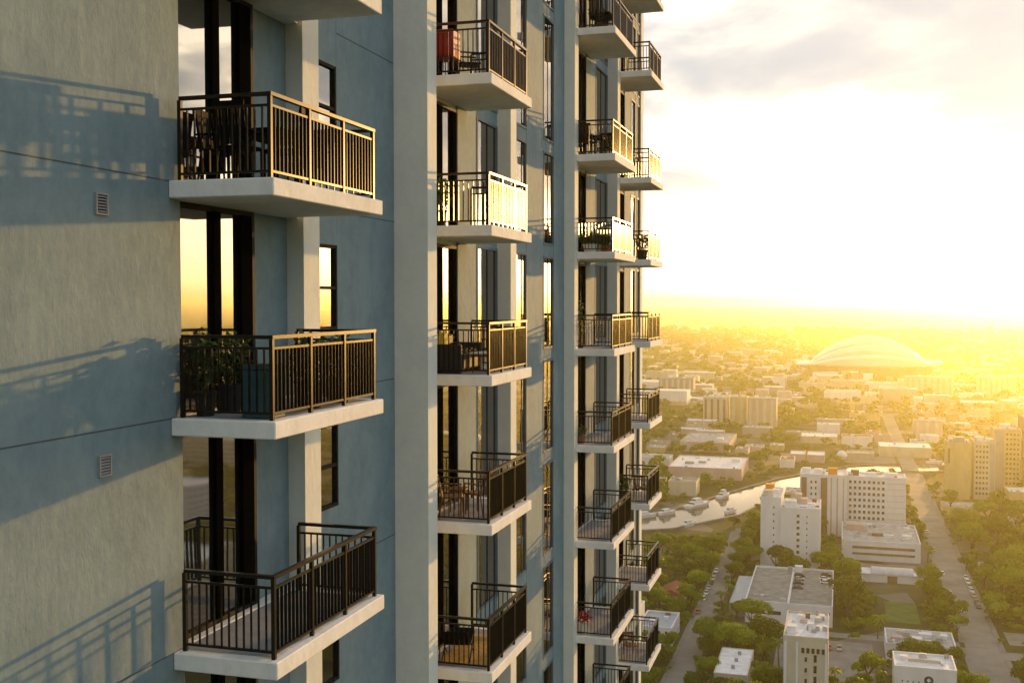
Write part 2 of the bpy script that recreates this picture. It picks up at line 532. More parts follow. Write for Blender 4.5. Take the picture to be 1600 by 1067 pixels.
# horizontal stucco joints: surface strips, a gap's shadow put into their dark colour
for k in range(-4, 4):
    for y0, y1, x in ((-13.9, 12.60, 0.0), (17.48, 19.98, -0.085)):
        tpart("stucco_joint", M['joint'], x - 0.05, x + 0.0025, y0, y1, F(k) - 0.012, F(k) + 0.006)

# window strips: (y0, y1, sill above floor, head below next floor, kind)
vis = range(-6, 5)


def window_unit(y0, y1, z0, z1, x, mullions, name, jamb='frame', fw=0.06, fd=0.09, rec=0.0):
    """frame ring + glass panes, as one part with its panes and mullions as sub-parts"""
    ring = MB()
    d = fd
    ring.box(0, d, 0, fw, 0, z1 - z0)
    ring.box(0, d, y1 - y0 - fw, y1 - y0, 0, z1 - z0)
    ring.box(0, d - 0.002, fw, y1 - y0 - fw, 0, fw)
    ring.box(0, d - 0.002, fw, y1 - y0 - fw, z1 - z0 - fw, z1 - z0)
    o = put(name, ring.mesh(name + "_frame", M[jamb]), tower, (x, y0, z0))
    edges = [fw] + [c for m in mullions for c in (m[0], m[1])] + [y1 - y0 - fw]
    for i in range(0, len(edges), 2):
        pane = boxmesh("pane", M['glass'], 0, 0.02, 0.002, edges[i + 1] - edges[i] - 0.002, 0.002, z1 - z0 - 2 * fw - 0.002)
        put("pane", pane, o, (0.02, edges[i], fw))
    for m0, m1, proud in mullions:
        put("mullion", boxmesh("mullion", M['stile_gap' if m1 - m0 > 0.15 else 'frame'], 0, proud, 0, m1 - m0, 0, z1 - z0 - 2 * fw), o, (0.0, m0, fw))  # wide ones also paint in the dark gap of an open door
    return o


for k in vis:
    f0, f1 = F(k), F(k + 1)
    # sliding doors: floor to soffit
    if k >= -4:
        window_unit(12.622, 14.718, f0 + 0.02, f1 - 0.22, -0.20, [(0.97, 1.15, 0.10), (1.68, 1.99, 0.11)], "sliding_door", fw=0.07)
        tpart("spandrel", M['trim'], -0.69, -0.12, 12.622, 14.718, f1 - 0.218, f1 + 0.018)
        # window in the shaded wall beyond the first column, with sill and head wall
        tpart("wall_below_window", M['wall'], -0.69, -0.086, 16.462, 17.458, f0 - 0.57, f0 + 1.0) if k == -4 else None
        tpart("wall_between_windows", M['wall'], -0.69, -0.086, 16.462, 17.458, f0 + 2.43, f1 + 1.0)
        w = window_unit(16.464, 17.456, f0 + 1.002, f0 + 2.428, -0.17, [], "window", fw=0.055)
        put("meeting_rail", boxmesh("meeting_rail", M['frame'], 0, 0.06, 0.06, 0.93, 0, 0.05), w, (0.022, 0, 0.68))
    for a, b_, mull in ((20.502, 23.618, [(0.9, 1.0, 0.09), (1.86, 2.14, 0.10), (2.80, 3.04, 0.10)]), (34.102, 36.698, [(0.6, 0.7, 0.09), (1.60, 1.82, 0.10), (2.35, 2.52, 0.10)]), (40.702, 43.618, [(0.9, 1.0, 0.09), (2.20, 2.84, 0.10)])):
        window_unit(a, b_, f0 + 0.02, f1 - 0.30, -0.15, mull, "sliding_door", fw=0.07)
        tpart("spandrel", M['trim'], -0.69, -0.09, a, b_, f1 - 0.298, f1 + 0.018)
    for a, b_, mull in ((24.982, 26.598, [(0.85, 0.91, 0.05)]), (27.102, 29.318, [(0.8, 0.86, 0.05), (1.8, 1.86, 0.05)]), (31.082, 32.298, [(0.58, 0.64, 0.05)]),
                        (38.152, 40.198, [(1.0, 1.06, 0.05)]), (44.952, 45.948, []), (46.402, 47.018, [])):
        wdw = window_unit(a, b_, f0 + 0.10, f1 - 0.22, -0.125, mull, "window", 'jamb', fw=0.06)
        tpart("spandrel", M['wall'], -0.69, -0.058, a, b_, f1 - 0.218, f1 + 0.098)

# vents high on the near wall: a frame with louvre slats
vfr = MB()
vfr.box(0, 0.03, 0, 0.02, 0, 0.25); vfr.box(0, 0.03, 0.20, 0.22, 0, 0.25); vfr.box(0, 0.03, 0.02, 0.20, 0, 0.02); vfr.box(0, 0.03, 0.02, 0.20, 0.23, 0.25)
vfr.box(-0.02, 0.004, 0.02, 0.20, 0.02, 0.23, 1)
vfr_me = vfr.mesh("wall_vent", M['vent'], M['black'])
slat_me = MB()
slat_me.prism([(0.004, 0, 0.018), (0.026, 0, 0.0), (0.028, 0, 0.005), (0.006, 0, 0.023)], [(0.004, 0.18, 0.018), (0.026, 0.18, 0.0), (0.028, 0.18, 0.005), (0.006, 0.18, 0.023)])
slat_me = slat_me.mesh("louvre", M['vent'])
for k in range(-2, 3):
    v = put("wall_vent", vfr_me, tower, (0.0, 10.90, F(k) - 0.53))
    for i in range(6):
        put("louvre", slat_me, v, (0, 0.02, 0.03 + i * 0.034))

# ---- balconies
RAILH = 1.06
XO = 1.36                                   # rail line, metres out from the wall


def balcony_kit(w, xin):
    """meshes shared by every balcony of one bay; local origin = near end of the rail at slab top"""
    kit = {}
    s = MB().box(xin, XO + 0.11, -0.13, w + 0.13, -0.22, 0.0)
    me = s.mesh("balcony_slab", M['slab'], M['balcony_floor'])
    bevel_mesh(me, 0.012)
    kit['slab'] = me
    kit['floor'] = boxmesh("floor_finish", M['balcony_floor'], max(xin, 0.0) + 0.02, XO - 0.06, 0.06, w - 0.06, 0.0, 0.006)
    kit['end'] = {}
    x0 = 0.07
    for nm, z0, z1, t in (("top_rail", RAILH - 0.045, RAILH, 0.032), ("middle_rail", RAILH - 0.175, RAILH - 0.145, 0.016), ("bottom_rail", 0.075, 0.105, 0.018)):
        kit[nm + "_end"] = boxmesh(nm, M['rail_bar'], x0 + 0.026, XO - 0.026, -t, t, z0, z1)
        kit[nm] = boxmesh(nm, M['rail_bar'], -t, t, 0.026, w - 0.026, z0, z1)
    kit['top_rail'] = boxmesh("top_rail", M['rail_bar'], -0.034, 0.034, -0.034, w + 0.034, RAILH - 0.043, RAILH + 0.002)
    kit['post'] = boxmesh("post", M['rail_bar'], -0.025, 0.025, -0.025, 0.025, 0.0, RAILH - 0.046)
    kit['picket_end'] = boxmesh("picket", M['rail'], -0.0075, 0.0075, -0.015, 0.015, 0.106, RAILH - 0.176)
    kit['picket'] = boxmesh("picket", M['rail'], -0.020, 0.020, -0.006, 0.006, 0.106, RAILH - 0.176)
    return kit


def balcony(kit, y, z, w, single):
    o = put("balcony", kit['slab'], tower, (0, y, z))
    put("floor_finish", kit['floor'], o)
    for yy in (0.0, w):
        for nm in ("top_rail", "middle_rail", "bottom_rail"):
            put(nm, kit[nm + "_end"], o, (0, yy, 0))
        put("post", kit['post'], o, (0.095, yy, 0))
    for nm in ("top_rail", "middle_rail", "bottom_rail"):
        put(nm, kit[nm], o, (XO, 0, 0))
    for i in range(4):
        put("post", kit['post'], o, (XO, i * w / 3.0, 0))
    spots = []
    ne = 11
    for i in range(1, ne + 1):
        x = 0.095 + (XO - 0.095) * i / (ne + 1)
        spots += [(x, 0.0), (x, w)]
    for b in range(3):
        nf = int(round(w / 3.0 / 0.108)) - 1
        for i in range(1, nf + 1):
            spots.append((XO, w / 3.0 * (b + i / (nf + 1.0))))
    if single:
        for x, yy in spots:
            put("picket", kit['picket' if x == XO else 'picket_end'], o, (x, yy, 0))
    else:
        if 'pickets' not in kit:
            pm = MB()
            for x, yy in spots:
                hx, hy = (0.020, 0.006) if x == XO else (0.0075, 0.015)
                pm.box(x - hx, x + hx, yy - hy, yy + hy, 0.106, RAILH - 0.176)
            kit['pickets'] = pm.mesh("pickets", M['rail'])
        stuff(put("pickets", kit['pickets'], o))
    return o


BAYS = {1: (12.49, 15.64 - 12.49, -0.19, range(-3, 4)), 2: (21.41, 24.16 - 21.41, -0.05, range(-4, 4)), 3: (34.05, 37.36 - 34.05, -0.05, range(-6, 5)), 4: (40.86, 43.48 - 40.86, -0.05, range(-6, 5))}
for bay, (y, w, xin, ks) in BAYS.items():
    kit = balcony_kit(w, 0.003 if bay == 1 else -0.045)
    for k in ks:
        balcony(kit, y, F(k), w, bay == 1 and -1 <= k <= 1)
    if bay == 1:   # threshold strip joining slab and recessed doors
        for k in ks:
            tpart("threshold", M['slab'], -0.205, 0.002, 12.624, 15.898, F(k) - 0.216, F(k) + 0.016)


# ------------------------------------------------------------------ things standing on the balconies
def on(bay, k, x, y):
    """a spot on a balcony floor: metres out from the wall, metres from the balcony's near end"""
    return (x, BAYS[bay][0] + y, F(k) + 0.007)


def leaf_mesh(name, n, rx, ry, z0, z1, size, seed, mat, stems=0, column=False):
    r = np.random.default_rng(seed)
    mb = MB()
    for i in range(n):
        while True:
            p = r.uniform(-1, 1, 3)
            if np.linalg.norm(p) < 1:
                break
        q = Vector((p[0] * rx, p[1] * ry, (z0 + z1) / 2 + p[2] * (z1 - z0) / 2))
        d = Vector(r.normal(size=3)); d.z += 0.35; d.normalize()
        t = d.orthogonal().normalized()
        t.rotate(Matrix.Rotation(r.uniform(0, 6.28), 3, d))
        b = d.cross(t)
        L, W = size * r.uniform(0.6, 1.3), size * r.uniform(0.28, 0.5)
        bend = Vector((0, 0, -0.25 * L))
        mb.quad(tuple(q - b * W * 0.5 + t * L * 0.35), tuple(q), tuple(q + b * W * 0.5 + t * L * 0.35), tuple(q + t * L + bend))
    return mb.mesh(name, mat)


def pot_mesh(name, r0, r1, h, mat, square=False):
    mb = MB()
    n = 4 if square else 14
    a0 = math.pi / 4 if square else 0
    c = [(math.cos(a0 + 2 * math.pi * k / n), math.sin(a0 + 2 * math.pi * k / n)) for k in range(n)]
    lv = [(r0, 0), (r1, h), (r1 + 0.015, h), (r1 + 0.015, h + 0.035), (r1 - 0.03, h + 0.035), (r1 - 0.035, h - 0.02)]
    rings = [[(x * r, y * r, z) for x, y in c] for r, z in lv]
    for a, b in zip(rings[:-1], rings[1:]):
        mb.prism(a, b, 0, False)
    i = len(mb.v); mb.v += rings[-1]; mb.f.append(tuple(range(i, i + n))); mb.mi.append(1)
    i = len(mb.v); mb.v += rings[0]; mb.f.append(tuple(reversed(range(i, i + n)))); mb.mi.append(0)
    return mb.mesh(name, mat, M['soil'])


def potted_plant(label, loc, potr, poth, potmat, rx, ry, h, n, size, seed, square=False, name="potted_plant", leaf=None):
    t = thing(name, label, "plant", loc)
    put("pot", pot_mesh("pot", potr * 0.78 if not square else potr, potr, poth, M[potmat], square), t)
    st = MB()
    r = random.Random(seed)
    for i in range(5):
        a = r.uniform(0, 6.28)
        st.rod((0.03 * math.cos(a), 0.03 * math.sin(a), poth - 0.02), (rx * 0.5 * math.cos(a), ry * 0.5 * math.sin(a), poth + (h - poth) * 0.7), 0.010, 5, 0.004)
    put("stem", st.mesh("stem", M['bark']), t)
    put("leaves", leaf_mesh("leaves", n, rx, ry, poth + 0.03, h, size, seed, leaf or M['plant']), t)
    return t


def chair_kit(mat, seat_mat, back_h=0.92, slats=5):
    k = {}
    k['seat'] = bevel_mesh(MB().box(-0.23, 0.23, -0.22, 0.24, 0.42, 0.46).mesh("seat", seat_mat), 0.012)
    k['leg'] = MB().rod((0, 0, 0), (0, 0, 0.42), 0.016, 6, 0.02).mesh("leg", mat)
    k['rear_leg'] = MB().rod((0, -0.04, 0), (0, 0.03, 0.44), 0.016, 6, 0.019).rod((0, 0.03, 0.44), (0, -0.07, back_h), 0.019, 6, 0.015).mesh("leg", mat)
    k['top'] = bevel_mesh(MB().box(-0.23, 0.23, -0.31, -0.28, back_h - 0.09, back_h).mesh("backrest_top", mat), 0.008)
    k['slat'] = MB().prism([(-0.02, -0.245, 0.46), (0.02, -0.245, 0.46), (0.02, -0.232, 0.46), (-0.02, -0.232, 0.46)], [(-0.02, -0.30, back_h - 0.09), (0.02, -0.30, back_h - 0.09), (0.02, -0.287, back_h - 0.09), (-0.02, -0.287, back_h - 0.09)]).mesh("back_slat", mat)
    k['arm'] = bevel_mesh(MB().box(-0.025, 0.025, -0.26, 0.22, 0.64, 0.665).mesh("armrest", mat), 0.006)
    k['armpost'] = MB().rod((0, 0.2, 0.44), (0, 0.2, 0.64), 0.014, 6).mesh("arm_post", mat)
    k['slats'] = slats
    return k


def chair(kit, label, loc, rz, group=None, arms=True):
    t = thing("balcony_chair", label, "chair", loc, rz, group)
    put("seat", kit['seat'], t)
    for x in (-0.2, 0.2):
        put("leg", kit['leg'], t, (x, 0.2, 0))
        put("leg", kit['rear_leg'], t, (x, -0.22, 0))
        if arms:
            put("armrest", kit['arm'], t, (x * 1.12, 0, 0))
            put("arm_post", kit['armpost'], t, (x * 1.12, 0, 0))
    put("backrest_top", kit['top'], t)
    for i in range(kit['slats']):
        put("back_slat", kit['slat'], t, (-0.16 + 0.32 * i / (kit['slats'] - 1), 0, 0))
    return t


def table(label, loc, rx, ry, h, mat, top_mat=None, rz=0.0):
    t = thing("balcony_table", label, "table", loc, rz)
    put("tabletop", bevel_mesh(MB().box(-rx, rx, -ry, ry, h - 0.035, h).mesh("tabletop", top_mat or mat), 0.01), t)
    lg = MB().rod((0, 0, 0), (0, 0, h - 0.036), 0.018, 6, 0.022).mesh("leg", mat)
    for sx in (-1, 1):
        for sy in (-1, 1):
            put("leg", lg, t, (sx * (rx - 0.06), sy * (ry - 0.06), 0))
    put("apron", MB().box(-rx + 0.05, rx - 0.05, -ry + 0.05, ry - 0.05, h - 0.09, h - 0.0355).mesh("apron", mat), t)
    return t


blk = chair_kit(M['black'], M['black'], 1.0, 8)
wod = chair_kit(M['wood'], M['wood'], 0.86, 5)
chc = chair_kit(M['charcoal'], M['charcoal'], 0.90, 6)

# first stack, upper balcony: black dining set
table("black dining table on the upper balcony of the nearest stack", on(1, 1, 0.70, 1.35), 0.36, 0.55, 0.76, M['black'])
chair(blk, "black slat-back chair at near end of the black dining table", on(1, 1, 0.70, 0.42), 0.0)
chair(blk, "black slat-back chair between the black dining table and the glass door", on(1, 1, 0.27, 0.72), R(-90))
chair(blk, "black slat-back chair between the black dining table and the front railing", on(1, 1, 1.05, 0.95), R(100))
chair(blk, "black slat-back chair at far end of the black dining table", on(1, 1, 0.68, 2.35), R(180))
# first stack, middle balcony: planters
bx = thing("planter_box", "tall teal planter box behind the railing corner of the nearest middle balcony", "planter", on(1, 0, 1.08, 0.30))
bxm = MB(); bxm.box(-0.20, 0.20, -0.20, 0.20, 0, 0.62)
put("box", bevel_mesh(bxm.mesh("box", M['teal']), 0.012), bx)
put("rim", boxmesh("rim", M['teal'], -0.215, 0.215, -0.215, 0.215, 0.622, 0.665, 0.006), bx)
put("soil", boxmesh("soil", M['soil'], -0.18, 0.18, -0.18, 0.18, 0.666, 0.672), bx)
potted_plant("bushy green plant in a dark pot against the glass of the nearest middle balcony", on(1, 0, 0.32, 0.75), 0.20, 0.34, 'charcoal', 0.27, 0.38, 1.05, 260, 0.15, 3)
potted_plant("slim leafy plant by the wall end of the nearest middle balcony", on(1, 0, 0.26, 0.26), 0.14, 0.28, 'charcoal', 0.14, 0.17, 1.15, 140, 0.13, 4)
potted_plant("tall leafy plant behind the middle front panel of the nearest middle balcony", on(1, 0, 1.06, 1.62), 0.20, 0.34, 'charcoal', 0.24, 0.34, 1.06, 260, 0.15, 5)
potted_plant("dense green plant behind the far front panel of the nearest middle balcony", on(1, 0, 1.04, 2.58), 0.21, 0.34, 'charcoal', 0.25, 0.40, 1.0, 280, 0.15, 6)
# second stack
rc = thing("storage_cabinet", "bright red cabinet on the top balcony of the second stack", "cabinet", on(2, 2, 0.33, 0.42))
put("body", bevel_mesh(MB().box(-0.22, 0.22, -0.25, 0.25, 0.42, 0.98).mesh("body", M['red']), 0.02), rc)
put("door", boxmesh("door", M['red'], -0.19, 0.19, -0.27, -0.251, 0.46, 0.94, 0.006), rc)
put("handle", MB().rod((0.13, -0.285, 0.62), (0.13, -0.285, 0.78), 0.010, 6).mesh("handle", M['vent']), rc)
lg = MB().rod((0, 0, 0), (0, 0, 0.42), 0.02, 6).mesh("leg", M['black'])
for sx in (-0.18, 0.18):
    for sy in (-0.2, 0.2):
        put("leg", lg, rc, (sx, sy, 0))
chair(chc, "pale-lit wicker armchair beside the red cabinet", on(2, 2, 0.55, 1.15), R(-60))
potted_plant("leafy potted plant against the pilaster on the sun-struck second-stack balcony", on(2, 1, 0.22, 0.28), 0.15, 0.30, 'charcoal', 0.22, 0.24, 1.0, 220, 0.14, 8)
sofa = thing("balcony_sofa", "dark wicker sofa on the second-stack balcony at eye level", "sofa", on(2, 0, 0.42, 0.75))
put("seat", bevel_mesh(MB().box(-0.34, 0.34, -0.60, 0.60, 0.08, 0.40).mesh("seat", M['charcoal']), 0.03), sofa)
put("backrest", bevel_mesh(MB().box(-0.40, -0.28, -0.60, 0.60, 0.405, 0.78).mesh("backrest", M['charcoal']), 0.03), sofa)
for sy in (-0.66, 0.66):
    put("armrest", bevel_mesh(MB().box(-0.38, 0.34, sy - 0.055, sy + 0.055, 0.0, 0.60).mesh("armrest", M['charcoal']), 0.02), sofa)
for cy_ in (-0.29, 0.29):
    put("seat_cushion", bevel_mesh(MB().box(-0.27, 0.33, cy_ - 0.28, cy_ + 0.28, 0.402, 0.50).mesh("seat_cushion", M['black']), 0.03, 2), sofa)
cu = put("cushion", bevel_mesh(MB().box(-0.06, 0.06, -0.19, 0.19, 0.0, 0.36).mesh("cushion", M['yellow']), 0.05, 2), None, on(2, 0, 0.26, 0.36))
cu.location.z += 0.505
tag(cu, "yellow cushion standing on the dark wicker sofa", "cushion")
table("low wooden table in front of the dark wicker sofa", on(2, 0, 1.02, 0.75), 0.22, 0.30, 0.42, M['wood'], M['white'])
chair(chc, "dark high-backed chair behind the front rail beside the wicker sofa", on(2, 0, 0.95, 1.85), R(160))
chair(wod, "wooden slat chair nearest the pilaster on the fourth second-stack balcony", on(2, -1, 0.42, 0.42), R(-70))
chair(wod, "wooden slat chair by the front rail on the fourth second-stack balcony", on(2, -1, 0.85, 0.95), R(70))
table("small wooden table between the two wooden slat chairs", on(2, -1, 0.35, 1.1), 0.2, 0.2, 0.5, M['wood'])
mat_o = put("woven_mat", bevel_mesh(MB().box(-0.52, 0.52, -1.05, 1.05, 0.0, 0.012).mesh("woven_mat", M['mat_weave']), 0.004), None, on(2, -2, 0.72, 1.22))
tag(mat_o, "golden-brown woven mat on the lowest second-stack balcony", "mat")
hm_ = thing("hammock_chair", "dark sling lounger lying across the woven mat", "lounger", on(2, -2, 0.50, 0.55), R(12))
sl = MB()
prof = [(-0.55, 0.70), (-0.30, 0.46), (-0.05, 0.30), (0.22, 0.27), (0.50, 0.33), (0.72, 0.42)]
for (a, za), (b, zb) in zip(prof[:-1], prof[1:]):
    sl.prism([(-0.27, a, za), (0.27, a, za), (0.27, a, za + 0.03), (-0.27, a, za + 0.03)], [(-0.27, b, zb), (0.27, b, zb), (0.27, b, zb + 0.03), (-0.27, b, zb + 0.03)])
put("sling", sl.mesh("sling", M['black']), hm_)
for x in (-0.29, 0.29):
    put("leg", MB().rod((x, -0.50, 0.66), (x, 0.45, 0.01), 0.014, 6).mesh("leg", M['frame']), hm_)
    put("leg", MB().rod((x, 0.62, 0.40), (x, -0.30, 0.01), 0.014, 6).mesh("leg", M['frame']), hm_)
# third stack
table("dark table on the highest third-stack balcony under the frame's top edge", on(3, 3, 0.7, 1.5), 0.35, 0.45, 0.74, M['black'])
chair(blk, "black chair at the highest third-stack balcony's near rail", on(3, 3, 0.75, 0.6), 0.0)
chair(blk, "black chair behind the table on the highest third-stack balcony", on(3, 3, 0.45, 2.4), R(180))
table("slim dark bistro table on the third-stack balcony second from the top", on(3, 2, 0.6, 1.3), 0.28, 0.28, 0.74, M['black'])
chair(blk, "dark bistro chair nearest the rail, third-stack balcony second from the top", on(3, 2, 0.45, 0.55), R(-10))
chair(blk, "dark bistro chair past the bistro table, third-stack balcony second from the top", on(3, 2, 0.7, 2.1), R(175))
potted_plant("low spreading bush in a pale pot on the third-stack balcony in the sun's glare", on(3, 1, 0.55, 0.5), 0.22, 0.22, 'white', 0.34, 0.40, 0.62, 240, 0.16, 12)
potted_plant("second low bush toward the front rail on the glaring third-stack balcony", on(3, 1, 0.95, 1.2), 0.20, 0.20, 'terracotta', 0.30, 0.42, 0.60, 220, 0.16, 13)
potted_plant("slim tall plant by the glass on the third-stack balcony at eye level", on(3, 0, 0.25, 0.45), 0.13, 0.26, 'charcoal', 0.14, 0.16, 1.5, 150, 0.14, 14)
potted_plant("small plant in terracotta pot on the third-stack balcony below eye level", on(3, -1, 0.30, 0.35), 0.13, 0.22, 'terracotta', 0.18, 0.18, 0.55, 90, 0.12, 15)
potted_plant("red-leaved plant in a white pot on the low third-stack balcony", on(3, -3, 0.40, 0.40), 0.16, 0.30, 'white', 0.26, 0.26, 0.62, 140, 0.14, 16, leaf=M['red'])
# fourth stack
potted_plant("boxy green plant at the front rail of the fourth-stack balcony in the glare", on(4, 1, 1.0, 0.8), 0.20, 0.35, 'charcoal', 0.28, 0.45, 1.0, 220, 0.15, 17)
potted_plant("dark bush on the fourth-stack balcony second below eye level", on(4, -2, 0.32, 0.5), 0.18, 0.30, 'charcoal', 0.34, 0.40, 0.95, 240, 0.15, 18)
chair(wod, "brown chair beside the dark bush on the fourth-stack balcony", on(4, -2, 0.95, 0.9), R(200))
chair(wod, "lone brown chair on the fourth-stack balcony fourth below eye level", on(4, -4, 0.6, 0.8), R(-150))


# ------------------------------------------------------------------ the city below
FOOT = []                                   # footprints that trees keep off: x0, x1, y0, y1


def win_mesh(w, h, axis, glass='c_win', frame='c_white'):
    """a window: dark pane set between a proud surround and a sill; origin at lower middle, on the wall face"""
    mb = MB()
    f = 0.12 * min(w, 1.0) + 0.02
    d, pd = 0.10, 0.02
    mb.box(-w / 2, -w / 2 + f, -d, 0.0, 0, h); mb.box(w / 2 - f, w / 2, -d, 0.0, 0, h)
    mb.box(-w / 2 + f, w / 2 - f, -d, 0.0, h - f, h); mb.box(-w / 2 - 0.08, w / 2 + 0.08, -d - 0.08, 0.0, -f, 0)
    mb.box(-w / 2 + f, w / 2 - f, -pd, 0.0, 0, h - f, 1)
    me = mb.mesh("window", M[frame], M[glass])
    if axis == 'E':
        me.transform(Matrix.Rotation(R(90), 4, 'Z'))
    elif axis == 'W':
        me.transform(Matrix.Rotation(R(-90), 4, 'Z'))
    return me


CLUTTER = dict(slab_tower=9, tower_wing=6, deck_annex=4, hotel=9, hotel_wing=7, office_block=14, beige_tower=8, logo_building=4, plant_roof_block=14, corner_house=4, yellow_tower=4, window_tower=4, tall_yellow_tower=4, edge_tower=4, warehouse=9, boat_shed=3, long_roof=4, low_rise_block=3)
UNITS = []
for sx_, sy_, sz_, mk_ in ((1.6, 1.1, 1.0, 'c_grey'), (0.9, 0.9, 0.8, 'c_white'), (2.2, 1.2, 1.3, 'c_silver'), (0.5, 0.5, 1.4, 'c_grey'), (3.2, 0.5, 0.5, 'c_silver'), (1.2, 1.8, 0.7, 'c_brown')):
    um_ = MB(); um_.box(-sx_ / 2, sx_ / 2, -sy_ / 2, sy_ / 2, 0.0, sz_ * 0.8); um_.box(-sx_ * 0.4, sx_ * 0.4, -sy_ * 0.4, sy_ * 0.4, sz_ * 0.801, sz_)
    UNITS.append(um_.mesh("rooftop_unit", M[mk_]))


def building(name, label, x0, x1, y0, y1, h, wall='c_white', roof='c_roof', wins=(), units=(), par=0.7, cat="building", group=None, foot=True, bands=(), unit_mat='c_white'):
    """walls, parapet, sunk roof, each window, and rooftop plant; local origin at the middle of the footprint"""
    cx, cy_ = (x0 + x1) / 2, (y0 + y1) / 2
    t = thing(name, label, cat, (cx, cy_, 0), 0, group)
    a, b, c, d = x0 - cx, x1 - cx, y0 - cy_, y1 - cy_
    put("wall", boxmesh("wall", M[wall], a, b, c, d, 0, h - par), t)
    p = MB()
    w = 0.35
    p.box(a - 0.05, b + 0.05, c - 0.05, c + w, h - par + 0.001, h); p.box(a - 0.05, b + 0.05, d - w, d + 0.05, h - par + 0.001, h)
    p.box(a - 0.05, a + w, c + w, d - w, h - par + 0.001, h - 0.002); p.box(b - w, b + 0.05, c + w, d - w, h - par + 0.001, h - 0.002)
    put("parapet", p.mesh("parapet", M[wall]), t)
    put("roof", boxmesh("roof", M[roof], a + w, b - w, c + w, d - w, h - par + 0.001, h - par + 0.12), t)
    for face, u0, u1, z0, z1, nc, nr, ww, wh, *gl in wins:
        me = win_mesh(ww, wh, face, gl[0] if gl else 'c_win', gl[1] if len(gl) > 1 else wall)
        for i in range(nc):
            uu = u0 + (u1 - u0) * ((i + 0.5) / nc)
            for j in range(nr):
                zz_ = z0 + (z1 - z0) * (j / max(nr - 1, 1))
                if face == 'S':
                    loc = (a + uu, c, zz_)
                elif face == 'E':
                    loc = (b, c + uu, zz_)
                else:
                    loc = (a, c + uu, zz_)
                put("window", me, t, loc)
    for bx0, bx1, bz0, bz1, bm_ in bands:      # balconies / ledges / strip windows along the camera-side face
        put("facade_band", boxmesh("facade_band", M[bm_], a + bx0, a + bx1, c - 0.16, c - 0.002, bz0, bz1), t)
    for ux, uy, sx, sy, sh, *um in units:
        m_ = M[um[0]] if um else M[unit_mat]
        ub = MB(); ub.box(-sx / 2, sx / 2, -sy / 2, sy / 2, 0, sh * 0.85); ub.box(-sx / 2 - 0.08, sx / 2 + 0.08, -sy / 2 - 0.08, sy / 2 + 0.08, sh * 0.85 + 0.001, sh)
        put("rooftop_unit", ub.mesh("rooftop_unit", m_), t, (a + ux, c + uy, h - par + 0.121))
    rc_ = random.Random(int(x0 * 13 + y0 * 7))
    for i in range(CLUTTER.get(name, 0)):
        ub = rc_.choice(UNITS)
        put("rooftop_unit", ub, t, (a + 1 + rc_.random() * (x1 - x0 - 2), c + 1 + rc_.random() * (y1 - y0 - 2), h - par + 0.122), rc_.choice((0, R(90))))
    if foot:
        FOOT.append((x0 - 2, x1 + 2, y0 - 3, y1 + 2))
    return t


# white slab tower and its parking podium
A_ = building("slab_tower", "white slab apartment tower with one column of dark windows above the parking deck", -16.5, 0.5, 511, 536, 28, 'c_white', 'c_roofw',
              [('S', 6.6, 8.4, 2.2, 23.8, 1, 9, 1.5, 1.4), ('S', 10.6, 12.0, 2.2, 23.8, 1, 9, 0.7, 0.9)],
              [(4, 6, 5, 6, 3.0), (9, 16, 4, 5, 2.4, 'c_pink'), (13, 8, 3, 3, 1.8), (7, 18, 3, 3, 4.2, 'c_cream'), (14, 20, 2, 2, 1.6, 'c_red'), (3, 20, 3, 2, 1.4, 'c_grey')])
building("tower_wing", "set-back wing on the left of the white slab apartment tower", -25.5, -16.52, 513, 540, 32, 'c_white', 'c_roofw',
         [('S', 4.6, 7.0, 2.2, 27.0, 1, 9, 0.8, 0.9)],
         [(3, 6, 4, 4, 2.8, 'c_cream'), (6, 14, 3, 4, 2.0), (3, 20, 4, 5, 3.4, 'c_orange'), (6.5, 22, 2, 2, 1.6)])
dk = building("parking_deck", "grey parking deck with parked cars in front of the white slab tower", -9.4, 6.5, 424, 482, 8.0, 'c_white', 'c_roofg',
              [('S', 0.6, 15.4, 4.4, 4.4, 4, 1, 3.2, 1.3)], [(2.0, 54, 3, 3, 2.6)], par=0.9)
building("deck_annex", "lower flat-roofed block with a white parapet left of the parking deck", -25.0, -9.42, 423, 480, 8.4, 'c_white', 'c_roofg',
         [('S', 2.0, 13.6, 3.6, 3.6, 2, 1, 5.0, 1.5)], [(14.2, 52, 1.6, 1.6, 2.2, 'c_grey')], par=0.9)
building("lean_to_shed", "narrow shed with blue-grey metal roof against the flat-roofed block", -31.5, -25.1, 430, 474, 5.0, 'c_grey', 'c_roofb', par=0.15)
